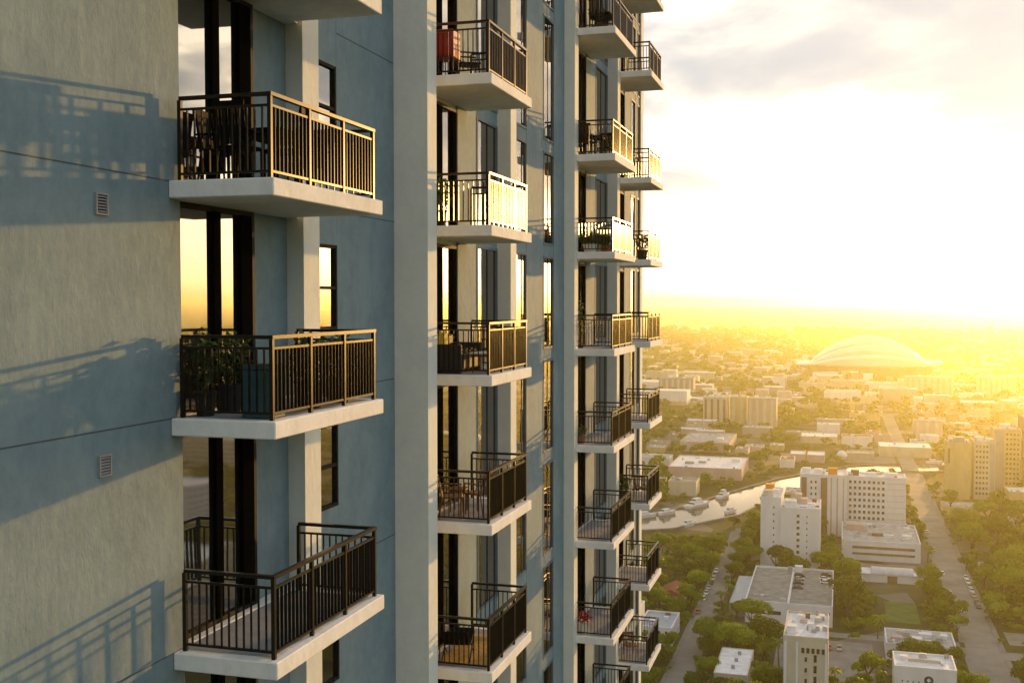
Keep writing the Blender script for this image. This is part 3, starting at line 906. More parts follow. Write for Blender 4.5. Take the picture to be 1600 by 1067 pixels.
# hotel
building("hotel", "long white hotel slab with a grid of paired dark windows", 12.2, 41.0, 598, 614, 30.3, 'c_white', 'c_roofw',
         [('S', 0.6, 19.0, 2.0, 26.6, 8, 9, 1.5, 1.6), ('W', 1, 15, 2.0, 26.6, 3, 9, 1.2, 1.5)],
         [(4, 8, 4, 4, 2.6, 'c_brown'), (12, 9, 5, 3, 1.6), (22, 8, 6, 4, 1.8)],
         bands=[(19.6, 28.4, 2.6 + 3.05 * i, 2.9 + 3.05 * i, 'c_cream') for i in range(9)])
building("hotel_wing", "brown-striped cross wing of the white hotel with an orange rooftop block", -11.0, 12.18, 592, 612, 31.3, 'c_white', 'c_roofw',
         [('S', 4.6, 9.0, 2.0, 26.6, 2, 9, 1.1, 1.5)],
         [(16.2, 4, 4.6, 3.4, 3.6, 'c_orange'), (3, 10, 4, 4, 2.4), (9, 12, 4, 4, 1.8)],
         bands=[(0.8, 3.4, 0.5, 29.6, 'c_brown'), (10.4, 13.6, 0.5, 29.6, 'c_brown'), (15.2, 15.9, 0.5, 29.8, 'c_pink'), (18.2, 18.9, 0.5, 29.8, 'c_pink'), (21.2, 21.9, 0.5, 29.8, 'c_pink')])
building("office_block", "low white office block with two dark strip windows below the hotel", 10.0, 44.5, 540, 585, 9.1, 'c_white', 'c_roof',
         [('W', 3, 42, 2.0, 5.6, 8, 2, 2.6, 1.1)],
         [(6, 30, 8, 8, 3.0, 'c_pink'), (16, 16, 5, 2, 1.2, 'c_brown'), (21, 14, 4, 2, 1.2), (29, 12, 4, 4, 1.8), (12, 38, 4, 3, 1.4), (30, 34, 3, 3, 1.2)],
         bands=[(4.5, 32.0, 5.4, 6.6, 'c_brown'), (4.5, 32.0, 2.6, 3.6, 'c_brown')])
sh = thing("metal_shed", "long shed with silver barrel roof between the trees and the office block", "shed", (30.5, 504, 0))
put("wall", boxmesh("wall", M['c_white'], -12.5, 12.5, -5, 5, 0, 3.4), sh)
vr = MB()
for i in range(10):
    a0, a1 = math.pi * i / 10, math.pi * (i + 1) / 10
    p0 = (-math.cos(a0) * 5.3, 3.4 + math.sin(a0) * 2.0); p1 = (-math.cos(a1) * 5.3, 3.4 + math.sin(a1) * 2.0)
    vr.quad((-8.5, p0[0], p0[1]), (8.5, p0[0], p0[1]), (8.5, p1[0], p1[1]), (-8.5, p1[0], p1[1]))
vr.f.append(tuple(len(vr.v) + i for i in range(11))); vr.v += [(8.5, -math.cos(math.pi * i / 10) * 5.3, 3.4 + math.sin(math.pi * i / 10) * 2.0) for i in range(11)]; vr.mi.append(0)
vr.f.append(tuple(len(vr.v) + i for i in range(11))); vr.v += [(-8.5, math.cos(math.pi * i / 10) * 5.3, 3.4 + math.sin(math.pi * i / 10) * 2.0) for i in range(11)]; vr.mi.append(0)
put("roof", vr.mesh("roof", M['c_silver']), sh)
put("canopy", boxmesh("canopy", M['c_roofw'], -13.5, -8.6, -6, 5, 3.6, 3.9), sh)
put("canopy", boxmesh("canopy", M['c_roofw'], 8.6, 13.5, -6, 5, 3.6, 3.9), sh)
put("door", boxmesh("door", M['c_brown'], -2, 2, -5.1, -5.002, 0, 3.0), sh)
FOOT.append((16, 45, 494, 511))
# near blocks
building("beige_tower", "slim beige tower with a cluttered white roof at the bottom of the view", -6.2, 5.8, 318, 344, 27.0, 'c_cream', 'c_roofw',
         [('S', 5.2, 7.0, 2.0, 20.0, 1, 7, 0.9, 1.4), ('S', 7.8, 9.4, 2.0, 20.0, 1, 7, 1.1, 2.2), ('S', 4.6, 11.4, 22.4, 22.4, 5, 1, 1.1, 1.6)],
         [(2, 5, 2.4, 3, 2.2), (5, 16, 2, 1.5, 1.1, 'c_pink'), (7, 12, 1.6, 1.6, 1.2), (9, 18, 2, 1.4, 1.3, 'c_cream'), (4, 20, 1.6, 1.4, 1.2), (8, 7, 1.4, 1.4, 0.9, 'c_grey'), (6, 21, 1.3, 1.3, 1.5, 'c_brown'), (10, 22, 1.4, 2.0, 1.0)],
         bands=[(0.2, 0.9, 0.5, 25.4, 'c_white'), (3.4, 4.0, 0.5, 25.4, 'c_white'), (11.2, 11.8, 0.5, 25.4, 'c_white')])
building("flat_white_block", "low block with a bright white roof and three small vents at bottom edge", -27.5, -17.5, 338, 364, 8.0, 'c_cream', 'c_roofw',
         [('S', 1, 9, 2.0, 5.0, 3, 2, 1.2, 1.4)], [(5.2, 6, 1.0, 0.8, 1.0, 'c_grey'), (5.6, 13, 1.0, 0.8, 1.0, 'c_grey'), (6.0, 20, 1.0, 0.8, 1.0, 'c_grey')], par=0.3)
lb = building("logo_building", "pale building with a navy ring emblem on its wall near the main road", 24.2, 41.0, 338, 352, 15.0, 'c_white', 'c_roofw',
              [('S', 1.4, 7.4, 7.6, 10.4, 4, 2, 0.5, 0.6)], [(8.5, 7, 9, 0.5, 0.9, 'c_cream'), (3, 9, 2, 2, 1.0)], bands=[(15.0, 16.6, 0.2, 9.5, 'c_win')])
lg_ = MB()
ringpts = lambda r, y: [(r * math.cos(2 * math.pi * k / 28) * 1.0, y, r * math.sin(2 * math.pi * k / 28) * (1.0 if math.sin(2 * math.pi * k / 28) > -0.2 else 1.12)) for k in range(28)]
lg_.prism(ringpts(1.25, -0.10), ringpts(1.25, 0.0))
em = put("emblem", lg_.mesh("emblem", M['c_navy']), lb, (9.3 - 8.4, -7.0, 11.4))
em2 = MB(); em2.prism([(x, -0.14, z) for x, z in ((0.0, 0.62), (-0.45, 0.30), (-0.52, -0.05), (-0.12, -0.55), (0.05, -0.60), (0.28, -0.30), (0.55, -0.10), (0.40, 0.35))],
                      [(x, -0.101, z) for x, z in ((0.0, 0.62), (-0.45, 0.30), (-0.52, -0.05), (-0.12, -0.55), (0.05, -0.60), (0.28, -0.30), (0.55, -0.10), (0.40, 0.35))])
put("emblem_mark", em2.mesh("emblem_mark", M['c_roofw']), em)
building("plant_roof_block", "flat block crowded with rooftop machinery behind the emblem building", 24.0, 46.0, 391, 409, 6.0, 'c_white', 'c_roof',
         [('S', 1, 21, 2.2, 2.2, 7, 1, 1.6, 1.4)],
         [(3, 6, 3, 2, 1.2, 'c_pink'), (7, 11, 2, 2, 1.5, 'c_grey'), (10, 5, 3, 3, 1.6), (13, 12, 4, 3, 1.3), (17, 7, 2, 2, 1.6, 'c_grey'), (19, 12, 2, 3, 1.2), (5, 14, 2, 1.5, 1.0, 'c_cream'), (15, 3, 3, 1.4, 1.0, 'c_grey')])
building("corner_house", "white two-storey house beside the side street below the balconies", -58.5, -46.8, 384, 404, 7.0, 'c_white', 'c_roofb',
         [('S', 1, 11, 1.6, 4.4, 4, 2, 1.1, 1.3), ('E', 2, 18, 1.6, 4.4, 5, 2, 1.1, 1.3)], [(4, 6, 2, 2, 1.2), (8, 12, 1.5, 1.5, 1.0)])
building("stair_block", "taller white stair block beside the two-storey house", -64.5, -58.6, 386, 398, 12.0, 'c_white', 'c_roofw', [('S', 1, 5, 2.0, 8.0, 2, 3, 0.9, 1.2)], [(3, 5, 2, 2, 1.6, 'c_silver')])


def gable_house(name, label, x, y, w, d, h, rh, wall, roof, group=None, rz=0.0):
    t = thing(name, label, "house", (x, y, 0), rz, group)
    put("wall", boxmesh("wall", M[wall], -w / 2, w / 2, -d / 2, d / 2, 0, h), t)
    r = MB()
    o = 0.5
    e0, e1 = h - 0.15, h + rh
    r.prism([(-w / 2 - o, -d / 2 - o, e0), (w / 2 + o, -d / 2 - o, e0), (w / 2 + o, d / 2 + o, e0), (-w / 2 - o, d / 2 + o, e0)],
            [(-w / 2 - o, -0.05, e1), (w / 2 + o, -0.05, e1), (w / 2 + o, 0.05, e1), (-w / 2 - o, 0.05, e1)] if w >= d else
            [(-0.05, -d / 2 - o, e1), (0.05, -d / 2 - o, e1), (0.05, d / 2 + o, e1), (-0.05, d / 2 + o, e1)])
    put("roof", r.mesh("roof", M[roof]), t)
    me = win_mesh(1.1, 1.2, 'S', 'c_win', 'c_white')
    for i in range(3):
        put("window", me, t, (-w / 2 + w * (i + 0.5) / 3, -d / 2, 1.1))
    FOOT.append((x - w / 2 - 1, x + w / 2 + 1, y - d / 2 - 2, y + d / 2 + 1))
    return t


gable_house("red_roof_house", "house with a red tiled roof among the trees left of the side street", -55, 446, 9, 15, 4.0, 2.2, 'c_pink', 'c_red')
# towers right of the river bend
building("yellow_tower", "plain yellow tower with a dark slot high on its front, beside the river", 71, 84.5, 722, 740, 34.6, 'c_yellow', 'c_roof',
         [('W', 2, 16, 3, 30, 3, 9, 1.6, 1.6)], [(7, 6, 6, 6, 3.4, 'c_grey'), (3, 12, 3, 3, 2.0), (10.5, 6, 4, 4, 2.0, 'c_white')], bands=[(0.3, 1.6, 22, 31, 'c_brown')])
building("window_tower", "tower with a grid of small square windows behind the yellow tower", 86.5, 98.5, 726, 744, 35.5, 'c_cream', 'c_roof',
         [('S', 0.8, 8.4, 3, 31.5, 4, 10, 1.3, 1.5)], [(4, 8, 4, 4, 2.4), (9, 6, 3, 3, 1.8)], bands=[(9.2, 11.6, 0.5, 34.0, 'c_grey')])
building("tall_yellow_tower", "tallest riverside tower with banded yellow front and grey flank", 101.0, 116.5, 752, 772, 40.5, 'c_yellow', 'c_roof',
         [('S', 6.4, 14.8, 3, 36.5, 4, 12, 1.4, 1.4)], [(7, 8, 6, 5, 3.0)], bands=[(0.4, 5.6, 0.5, 39.2, 'c_grey')])
building("edge_tower", "brown tower cut by the photo's edge behind the riverside group", 121, 142, 775, 800, 46.0, 'c_brown', 'c_roof',
         [('S', 1, 20, 3, 42, 6, 12, 1.4, 1.6)], [(8, 8, 6, 6, 3.0)])
# middle distance
def stripe_tower(label, x0, x1, y0, y1, h, wall, n, stripe='c_brown'):
    w = x1 - x0
    bands = [(w * (i + 0.22) / n, w * (i + 0.60) / n, 2.2, h - 2.2, stripe) for i in range(n)]
    return building("apartment_block", label, x0, x1, y0, y1, h, wall, 'c_roof', bands=bands,
                    units=[(w * 0.3, 6, 4, 4, 2.4), (w * 0.7, 9, 4, 3, 1.8)])


stripe_tower("yellow and white striped block with three dark stair slots, left one of the distant trio", -120, -96, 1103, 1122, 26.2, 'c_cream', 4)
stripe_tower("plain yellow middle block of the distant trio", -94, -78, 1104, 1122, 26.7, 'c_yellow', 2, 'c_cream')
stripe_tower("pink-based block with pale piers, right one of the distant trio", -76, -49, 1083, 1103, 27.9, 'c_pink', 4, 'c_cream')
building("warehouse", "long pinkish warehouse roof in front of the distant trio", -114, -75, 893, 960, 8, 'c_pink', 'c_roof', units=[(30, 20, 5, 8, 2), (8, 40, 4, 4, 1.5)])
building("warehouse", "pale warehouse roof with dark stains beside the river", -103, -54, 756, 815, 8, 'c_pink', 'c_roofw', units=[(12, 20, 6, 4, 1.5, 'c_grey'), (20, 26, 5, 3, 1.2, 'c_grey'), (42, 40, 6, 6, 2.2)])
stripe_tower("row of grey apartments with a yellow sunlit end far behind the balconies", -214, -170, 1426, 1446, 22, 'c_grey', 6, 'c_cream')
stripe_tower("pale garage block with white roof edge below the stadium's right end", 86, 143, 1474, 1500, 26.2, 'c_cream', 8, 'c_yellow')
stripe_tower("matching garage block with white roof edge near the photo's right edge", 173, 216, 1490, 1516, 26.8, 'c_cream', 7, 'c_yellow')
stripe_tower("small pink apartment pair standing above the marina", 70, 94, 1029, 1043, 16.6, 'c_pink', 3, 'c_cream')
building("boat_shed", "long bright white roof of the marina boat shed", 38, 76, 906, 935, 8, 'c_cream', 'c_roofw', par=0.3)
building("riverside_house", "left one of two pale riverside houses behind the hotel", -27, -16, 858, 880, 6, 'c_pink', 'c_roofw')
building("riverside_house", "right one of two pale riverside houses behind the hotel", -14.5, -2, 856, 880, 6, 'c_pink', 'c_roofw')
building("long_roof", "long low cream roof among trees beyond the river", -23, 7, 974, 1004, 6, 'c_cream', 'c_roofw')
building("storage_yard_shed", "low shed on the quay beside the white storage sphere", 14, 34, 884, 902, 5, 'c_grey', 'c_roof')
sp = thing("storage_sphere", "small white storage sphere on the river quay", "tank", (10.4, 870, 0))
bm = bmesh.new(); bmesh.ops.create_uvsphere(bm, u_segments=20, v_segments=12, radius=3.9)
me = bpy.data.meshes.new("shell"); bm.to_mesh(me); bm.free(); me.materials.append(M['c_roofw'])
for p_ in me.polygons:
    p_.use_smooth = True
put("shell", me, sp, (0, 0, 4.4))
for a in range(6):
    put("leg", MB().rod((3.2 * math.cos(a * 1.047), 3.2 * math.sin(a * 1.047), 0), (3.4 * math.cos(a * 1.047), 3.4 * math.sin(a * 1.047), 4.0), 0.2, 6).mesh("leg", M['c_grey']), sp)
FOOT.append((5, 16, 864, 876))
FOOT += [(51.5, 61.5, 100, 1250), (-43.2, -38.2, 150, 640), (62, 122, 776, 846), (-130, -46, 556, 600), (62, 430, 541, 554), (62, 430, 400, 413), (-34, 50, 411, 420), (25, 39, 404, 470), (20, 40, 470, 494), (-12, 20, 362, 408), (66, 92, 420, 436), (8, 46, 516, 534), (5, 49, 866, 907), (-40, 8, 690, 712)]

# stadium: glassy bowl, three telescoping roof shells, canopy and pylons
SX, SY = 51.0, 1850.0
st = thing("stadium", "domed white stadium with telescoping roof shells on the horizon", "stadium", (SX, SY, 0))
bw_ = MB()
n = 40
ell = lambda rx, ry, z: [(rx * math.cos(2 * math.pi * k / n), ry * math.sin(2 * math.pi * k / n), z) for k in range(n)]
bw_.prism(ell(92, 70, 0), ell(98, 80, 20))
put("bowl", bw_.mesh("bowl", M['stadium_wall']), st)
rim = MB(); rim.prism(ell(99, 82, 20.01), ell(100, 83, 22.5))
put("rim", rim.mesh("rim", M['stadium_roof']), st)


def shell(name, xa, xb, rise, ya, yb, z0):
    s = MB()
    nx, ny = 22, 10
    g = [[None] * (ny + 1) for _ in range(nx + 1)]
    for i in range(nx + 1):
        tx = i / nx
        zx = math.sin(math.pi * tx) ** 0.8
        for j in range(ny + 1):
            ty = j / ny
            g[i][j] = (xa + (xb - xa) * tx, ya + (yb - ya) * ty, z0 + rise * zx * (0.55 + 0.45 * math.sin(math.pi * (0.08 + 0.84 * ty)) ** 0.7))
    for i in range(nx):
        for j in range(ny):
            s.quad(g[i][j], g[i + 1][j], g[i + 1][j + 1], g[i][j + 1])
    for i in range(nx):
        for j in (0, ny):
            a, b = g[i][j], g[i + 1][j]
            s.quad(a, b, (b[0], b[1], z0 - 0.5), (a[0], a[1], z0 - 0.5))
    return put(name, s.mesh(name, M['stadium_roof']), st)


shell("roof_shell", -88, 88, 43, -12, 60, 22.5)
shell("roof_shell", -86, 92, 29, -44, -12.5, 22.5)
shell("roof_shell", -84, 96, 15, -72, -44.5, 22.5)
put("canopy", boxmesh("canopy", M['stadium_roof'], -107, -86, -50, 30, 19.5, 22), st)
put("canopy", boxmesh("canopy", M['stadium_roof'], 90, 108, -50, 30, 22.6, 27), st)
for x in (-104, 105):
    put("pylon", MB().rod((x, -40, 0), (x, -40, 20), 2.2, 8, 1.6).mesh("pylon", M['stadium_roof']), st)
FOOT.append((-75, 175, 1760, 1940))

# blocks outside the frame whose reflections show in the nearest glass doors
for i, (x, y, w, d, h, wl_, rf_, lb_) in enumerate(((205, 330, 34, 24, 12, 'c_white', 'c_roofw', "wide white block mirrored low in the nearest glass doors"), (246, 392, 30, 30, 20, 'c_cream', 'c_roofw', "cream block mirrored in the nearest glass doors"),
                                             (292, 430, 40, 26, 9, 'c_pink', 'c_red', "pink red-roofed block mirrored in the nearest glass doors"), (262, 300, 30, 26, 16, 'c_white', 'c_roof', "taller white block mirrored at the glass doors' edge"),
                                             (338, 520, 46, 30, 24, 'c_white', 'c_roofw', "long white slab mirrored higher in the nearest glass doors"), (400, 600, 40, 30, 14, 'c_yellow', 'c_roofw', "yellow block mirrored high in the nearest glass doors"),
                                             (220, 455, 24, 30, 8, 'c_grey', 'c_roofb', "grey shed mirrored beside the cream block"), (420, 720, 60, 30, 22, 'c_cream', 'c_roof', "far cream slab mirrored near the glass doors' skyline"))):
    building("mirrored_block", lb_, x - w / 2, x + w / 2, y - d / 2, y + d / 2, h, wl_, rf_, [('S', 2, w - 2, 2.0, h - 3.0, int(w / 4), max(1, int(h / 3.4)), 1.5, 1.4), ('W', 2, d - 2, 2.0, h - 3.0, int(d / 4), max(1, int(h / 3.4)), 1.5, 1.4)], [(w * 0.3, d * 0.4, 4, 4, 2.0)])

# ---- cars
CARS = {}


def car_kit(cname, col):
    m = paint("car_paint_" + cname, col, 0.28, 0.03, 2, spec=0.6)
    k = {}
    prof = [(-2.2, 0.30), (-2.22, 0.62), (-2.0, 0.78), (-1.15, 0.90), (1.75, 0.92), (2.15, 0.84), (2.22, 0.5), (2.2, 0.30)]
    b = MB(); b.prism([(-0.88, y, z) for y, z in prof], [(0.88, y, z) for y, z in prof])
    k['body'] = bevel_mesh(b.mesh("body", m), 0.05)
    cab0 = [(-0.80, -1.15, 0.90), (0.80, -1.15, 0.90), (0.80, 1.85, 0.92), (-0.80, 1.85, 0.92)]
    cab1 = [(-0.64, -0.35, 1.42), (0.64, -0.35, 1.42), (0.64, 1.25, 1.42), (-0.64, 1.25, 1.42)]
    k['glasshouse'] = MB().prism(cab0, cab1).mesh("windows", M['c_win'])
    k['roof'] = bevel_mesh(MB().box(-0.63, 0.63, -0.33, 1.23, 1.421, 1.46).mesh("roof", m), 0.01)
    k['wheel'] = MB().rod((-0.1, 0, 0), (0.1, 0, 0), 0.31, 12).mesh("wheel", M['tyre'])
    k['lamp'] = MB().box(-0.18, 0.18, -0.03, 0.0, 0.0, 0.12).mesh("headlight", M['c_roofw'])
    return k


for cn, cc in dict(white=(0.72, 0.72, 0.70), silver=(0.42, 0.43, 0.44), black=(0.02, 0.02, 0.022), red=(0.38, 0.03, 0.03), blue=(0.05, 0.09, 0.2), tan=(0.42, 0.36, 0.27)).items():
    CARS[cn] = car_kit(cn, cc)


def car(color, label, x, y, z=0.03, rz=0.0, group=None):
    k = CARS[color]
    t = thing("car", label, "car", (x, y, z), rz, group)
    put("body", k['body'], t); put("windows", k['glasshouse'], t); put("roof", k['roof'], t)
    for sx in (-0.82, 0.82):
        for sy in (-1.4, 1.38):
            put("wheel", k['wheel'], t, (sx, sy, 0.31))
        put("headlight", k['lamp'], t, (sx * 0.72, -2.2, 0.56))
    return t


car("white", "white car driving along the middle of the main road", 55.0, 460, rz=R(180))
for c, y, lb_ in (("white", 516, "farthest white car in the row parked on the road's right kerb"), ("white", 508.5, "second white car from the far end of the right-kerb row"), ("silver", 501, "silver car in the middle of the right-kerb row"),
                  ("white", 493.5, "white car behind the silver one in the right-kerb row"), ("tan", 485.5, "tan car in the right-kerb row"), ("black", 468, "black car parked alone at the near end of the right kerb"), ("black", 475, "black car next to the tan one on the right kerb")):
    car(c, lb_, 61.3, y)
for c, y, lb_ in (("white", 521, "white car parked on the main road's left kerb by the shed"), ("white", 486, "white car on the left kerb beside the dark trees"), ("tan", 612, "tan car on the left kerb level with the hotel"), ("silver", 570, "silver car on the left kerb level with the office block")):
    car(c, lb_, 52.2, y)
for i, (c, y, lb_) in enumerate((("white", 498, "white car at the far end of the cars along the side street"), ("silver", 491, "silver car second along the side street"), ("white", 484, "white car third along the side street"), ("black", 476, "black car fourth along the side street"),
                                 ("silver", 468, "silver car fifth along the side street"), ("white", 459, "white car sixth along the side street"), ("white", 450, "white car nearest the house on the side street"), ("red", 430, "red car by itself low on the side street"))):
    car(c, lb_, -43.4, y)
car("silver", "silver car crossing low on the side street", -38.4, 416 - 22)
for i, (c, x, y, lb_) in enumerate((("black", -6.8, 470, "black car at the back left of the parking deck"), ("silver", -6.8, 464, "silver car second from the back on the deck's left side"), ("black", -6.8, 457, "black car third from the back on the deck's left side"),
                                    ("blue", -6.8, 450, "blue car on the deck's left side"), ("black", 3.6, 474, "black car at the back right of the parking deck"), ("white", 3.6, 461, "white car on the deck's right side"), ("white", 3.2, 467, "second white car on the deck's right side"))):
    car(c, lb_, x, y, 7.24, R(90))
for i in range(6):
    car(("white", "silver", "black", "white", "red", "tan")[i], ("white", "silver", "black", "pale", "red", "tan")[i] + " car in the lot in front of the machinery-roofed block" if i != 3 else "white car between black and red ones in the lot by the machinery-roofed block", -8 + i * 3.4, 398, 0.045)

# ---- boats
def boat(label, x, y, L, rz, cabin=2):
    t = thing("boat", label, "boat", (x, y, 0.0), rz)
    w = L * 0.15
    h0 = [(-w * 0.8, -L / 2, 0.05), (w * 0.8, -L / 2, 0.05), (w * 0.85, L * 0.15, 0.05), (0.0, L * 0.46, 0.05), (0.0, L * 0.46, 0.05), (-w * 0.85, L * 0.15, 0.05)]
    h1 = [(-w, -L / 2, 1.6), (w, -L / 2, 1.6), (w, L * 0.12, 1.9), (0.05, L / 2, 2.3), (-0.05, L / 2, 2.3), (-w, L * 0.12, 1.9)]
    put("hull", MB().prism(h0, h1).mesh("hull", M['c_white']), t)
    for c in range(cabin):
        s = 1 - 0.3 * c
        cb = MB(); cb.prism([(-w * 0.7 * s, -L * 0.32 * s, 1.7 + 1.7 * c), (w * 0.7 * s, -L * 0.32 * s, 1.7 + 1.7 * c), (w * 0.7 * s, L * 0.14 * s, 1.7 + 1.7 * c), (-w * 0.7 * s, L * 0.14 * s, 1.7 + 1.7 * c)],
                          [(-w * 0.6 * s, -L * 0.32 * s, 3.35 + 1.7 * c), (w * 0.6 * s, -L * 0.32 * s, 3.35 + 1.7 * c), (w * 0.6 * s, L * 0.06 * s, 3.35 + 1.7 * c), (-w * 0.6 * s, L * 0.06 * s, 3.35 + 1.7 * c)])
        put("cabin", cb.mesh("cabin", M['c_white']), t)
        put("cabin_window", boxmesh("cabin_window", M['c_win'], -w * 0.68 * s, w * 0.68 * s, -L * 0.33 * s, -L * 0.325 * s, 2.3 + 1.7 * c, 2.9 + 1.7 * c), t)
    return t


boat("large white motor yacht moored at the far river bank", -70.5, 656, 22, R(-28), 2)
boat("white cruiser moored behind the large yacht", -59, 690, 15, R(-20), 2)
boat("low white boat at the bank nearest the balconies", -104, 606, 14, R(-58), 1)
boat("white boat second along the far bank from the balconies", -94, 614, 13, R(-50), 1)
boat("white boat third along the far bank from the balconies", -84, 626, 12, R(-40), 1)
boat("small white boat on the near bank under the trees", -68, 596, 9, R(-35), 1)
boat("small boat moored farther along the near bank", -50, 640, 10, R(-30), 1)
boat("white boat moored by the white slab tower's river bank", -33, 690, 11, R(-22), 1)
boat("white boat moored at the marina right of the bridge", 96, 884, 16, R(-80), 2)
boat("second marina boat right of the bridge", 76, 878, 12, R(-75), 1)


# ---- trees
def crown_arrays(seed, nlobes, per, leaf, squash=0.72):
    r = np.random.default_rng(seed)
    V, Fc = [], []
    i = 0
    lobes = []
    for k in range(nlobes):
        a = r.uniform(0, 2 * math.pi); d = math.sqrt(r.uniform(0, 1)) * 0.62
        lobes.append((d * math.cos(a), d * math.sin(a), r.uniform(-0.25, 0.42) * (1 - 0.5 * d), r.uniform(0.30, 0.48)))
    for (lx, ly, lz, lr) in lobes:
        for _ in range(per):
            d = r.normal(size=3); d /= np.linalg.norm(d)
            if d[2] < -0.55:
                d[2] *= -0.6
            rad = lr * (r.uniform(0.55, 1.0) ** 0.35) * r.uniform(0.85, 1.12)
            c = np.array([lx, ly, lz]) + d * rad * np.array([1, 1, squash])
            nrm = d + r.normal(size=3) * 0.55; nrm /= np.linalg.norm(nrm)
            t = np.cross(nrm, r.normal(size=3)); t /= np.linalg.norm(t)
            b = np.cross(nrm, t)
            s = leaf * r.uniform(0.6, 1.35)
            V += [c - t * s - b * s * 0.6, c + t * s * 0.9 - b * s * 0.7, c + t * s * 0.8 + b * s * 0.75, c - t * s * 0.7 + b * s * 0.6]
            Fc.append((i, i + 1, i + 2, i + 3)); i += 4
    return np.array(V), np.array(Fc)


def tree_meshes(seed, nlobes, per, leaf):
    V, Fc = crown_arrays(seed, nlobes, per, leaf)
    me = bpy.data.meshes.new("crown")
    me.from_pydata([tuple(v) for v in V], [], [tuple(f) for f in Fc])
    me.materials.append(M['leaf'])
    r = random.Random(seed)
    tr = MB()
    tr.rod((0, 0, -1.35), (0.02, 0.0, -0.55), 0.075, 7, 0.055)
    for k in range(5):
        a = k * 1.257 + r.uniform(-0.4, 0.4)
        tr.rod((0.02, 0, -0.6), (0.45 * math.cos(a), 0.45 * math.sin(a), r.uniform(-0.15, 0.2)), 0.04, 5, 0.012)
    return me, tr.mesh("trunk", M['bark'])


KINDS = [tree_meshes(40 + i, (6, 9, 12, 8, 14, 10, 7, 11)[i], (330, 250, 210, 270, 190, 240, 300, 220)[i], (0.046, 0.052, 0.044, 0.056, 0.05, 0.045, 0.054, 0.05)[i]) for i in range(8)]
TREES = []


def river_dist(x, y):
    best = 1e9
    for (x0, y0), (x1, y1) in zip(RIVER[:-1], RIVER[1:]):
        vx, vy = x1 - x0, y1 - y0
        t = max(0, min(1, ((x - x0) * vx + (y - y0) * vy) / (vx * vx + vy * vy)))
        best = min(best, math.hypot(x - x0 - t * vx, y - y0 - t * vy))
    return best


def free(x, y, r):
    for a, b, c, d in FOOT:
        if a - r * 0.55 < x < b + r * 0.55 and c - r * 0.55 < y < d + r * 0.55:
            return False
    if y < 1400 and river_dist(x, y) < 24 + r * 0.5:
        return False
    return True


def far_enough(x, y, r, f=0.72):
    for (a, b, c) in TREES:
        if abs(a - x) < 16 and math.hypot(a - x, b - y) < (c + r) * f:
            return False
    return True


def in_view(x, y):
    """inside the wedge of ground that shows right of the tower"""
    ax, ay = x - 8.13, y
    return -0.175 * ay < ax < 0.19 * ay


def tree(x, y, r, label, group):
    me, tk = KINDS[len(TREES) % len(KINDS)]
    s = r
    ratio = random.uniform(0.72, 1.08)
    hz_ = s * ratio
    label = label.replace("tree", "tree with flat spreading crown" if ratio < 0.84 else "tree with domed crown" if ratio < 0.97 else "tree with tall crown", 1)
    t = thing("broadleaf_tree", label, "tree", (x, y, 0), random.uniform(0, 6.28), group)
    c = put("crown", me, t, (0, 0, 1.35 * hz_), 0, (s, s, hz_))
    put("trunk", tk, t, (0, 0, 1.35 * hz_), 0, (s, s, hz_))
    TREES.append((x, y, r))


LAND = [(-8, 523, "white slab tower"), (-1, 453, "parking deck"), (-17, 452, "white-parapet block"), (27, 606, "white hotel"), (27, 562, "white office block"), (30, 504, "silver-roofed shed"), (0, 331, "slim beige tower"),
        (-22, 351, "white-roofed low block"), (32, 345, "emblem building"), (35, 400, "machinery-roofed block"), (-52, 394, "two-storey white house"), (-55, 446, "red-roofed house"), (78, 731, "yellow riverside tower"), (32, 453, "small lawn"),
        (-78, 785, "stained pale warehouse"), (-94, 925, "pinkish warehouse"), (57, 920, "marina boat shed"), (10, 870, "storage sphere"), (108, 762, "tallest riverside tower"), (57, 863, "river bridge"), (-8, 989, "long cream roof")]


def where(x, y):
    lx, ly, ln = min(LAND, key=lambda q: math.hypot(q[0] - x, (q[1] - y) * 0.7))
    sx, sy = x - lx - (lx - 8.13) / ly * (y - ly), y - ly
    if abs(sx) > 9:
        return ("left of" if sx < 0 else "right of") + " the " + ln
    return ("beyond" if sy > 0 else "in front of") + " the " + ln


def tree_label(x, y, r):
    size = "small" if r < 4.6 else "medium-sized" if r < 6.0 else "large" if r < 7.6 else "very large"
    return f"{size} {'round green' if y < 560 else 'hazy golden-green'} tree {where(x, y)}"


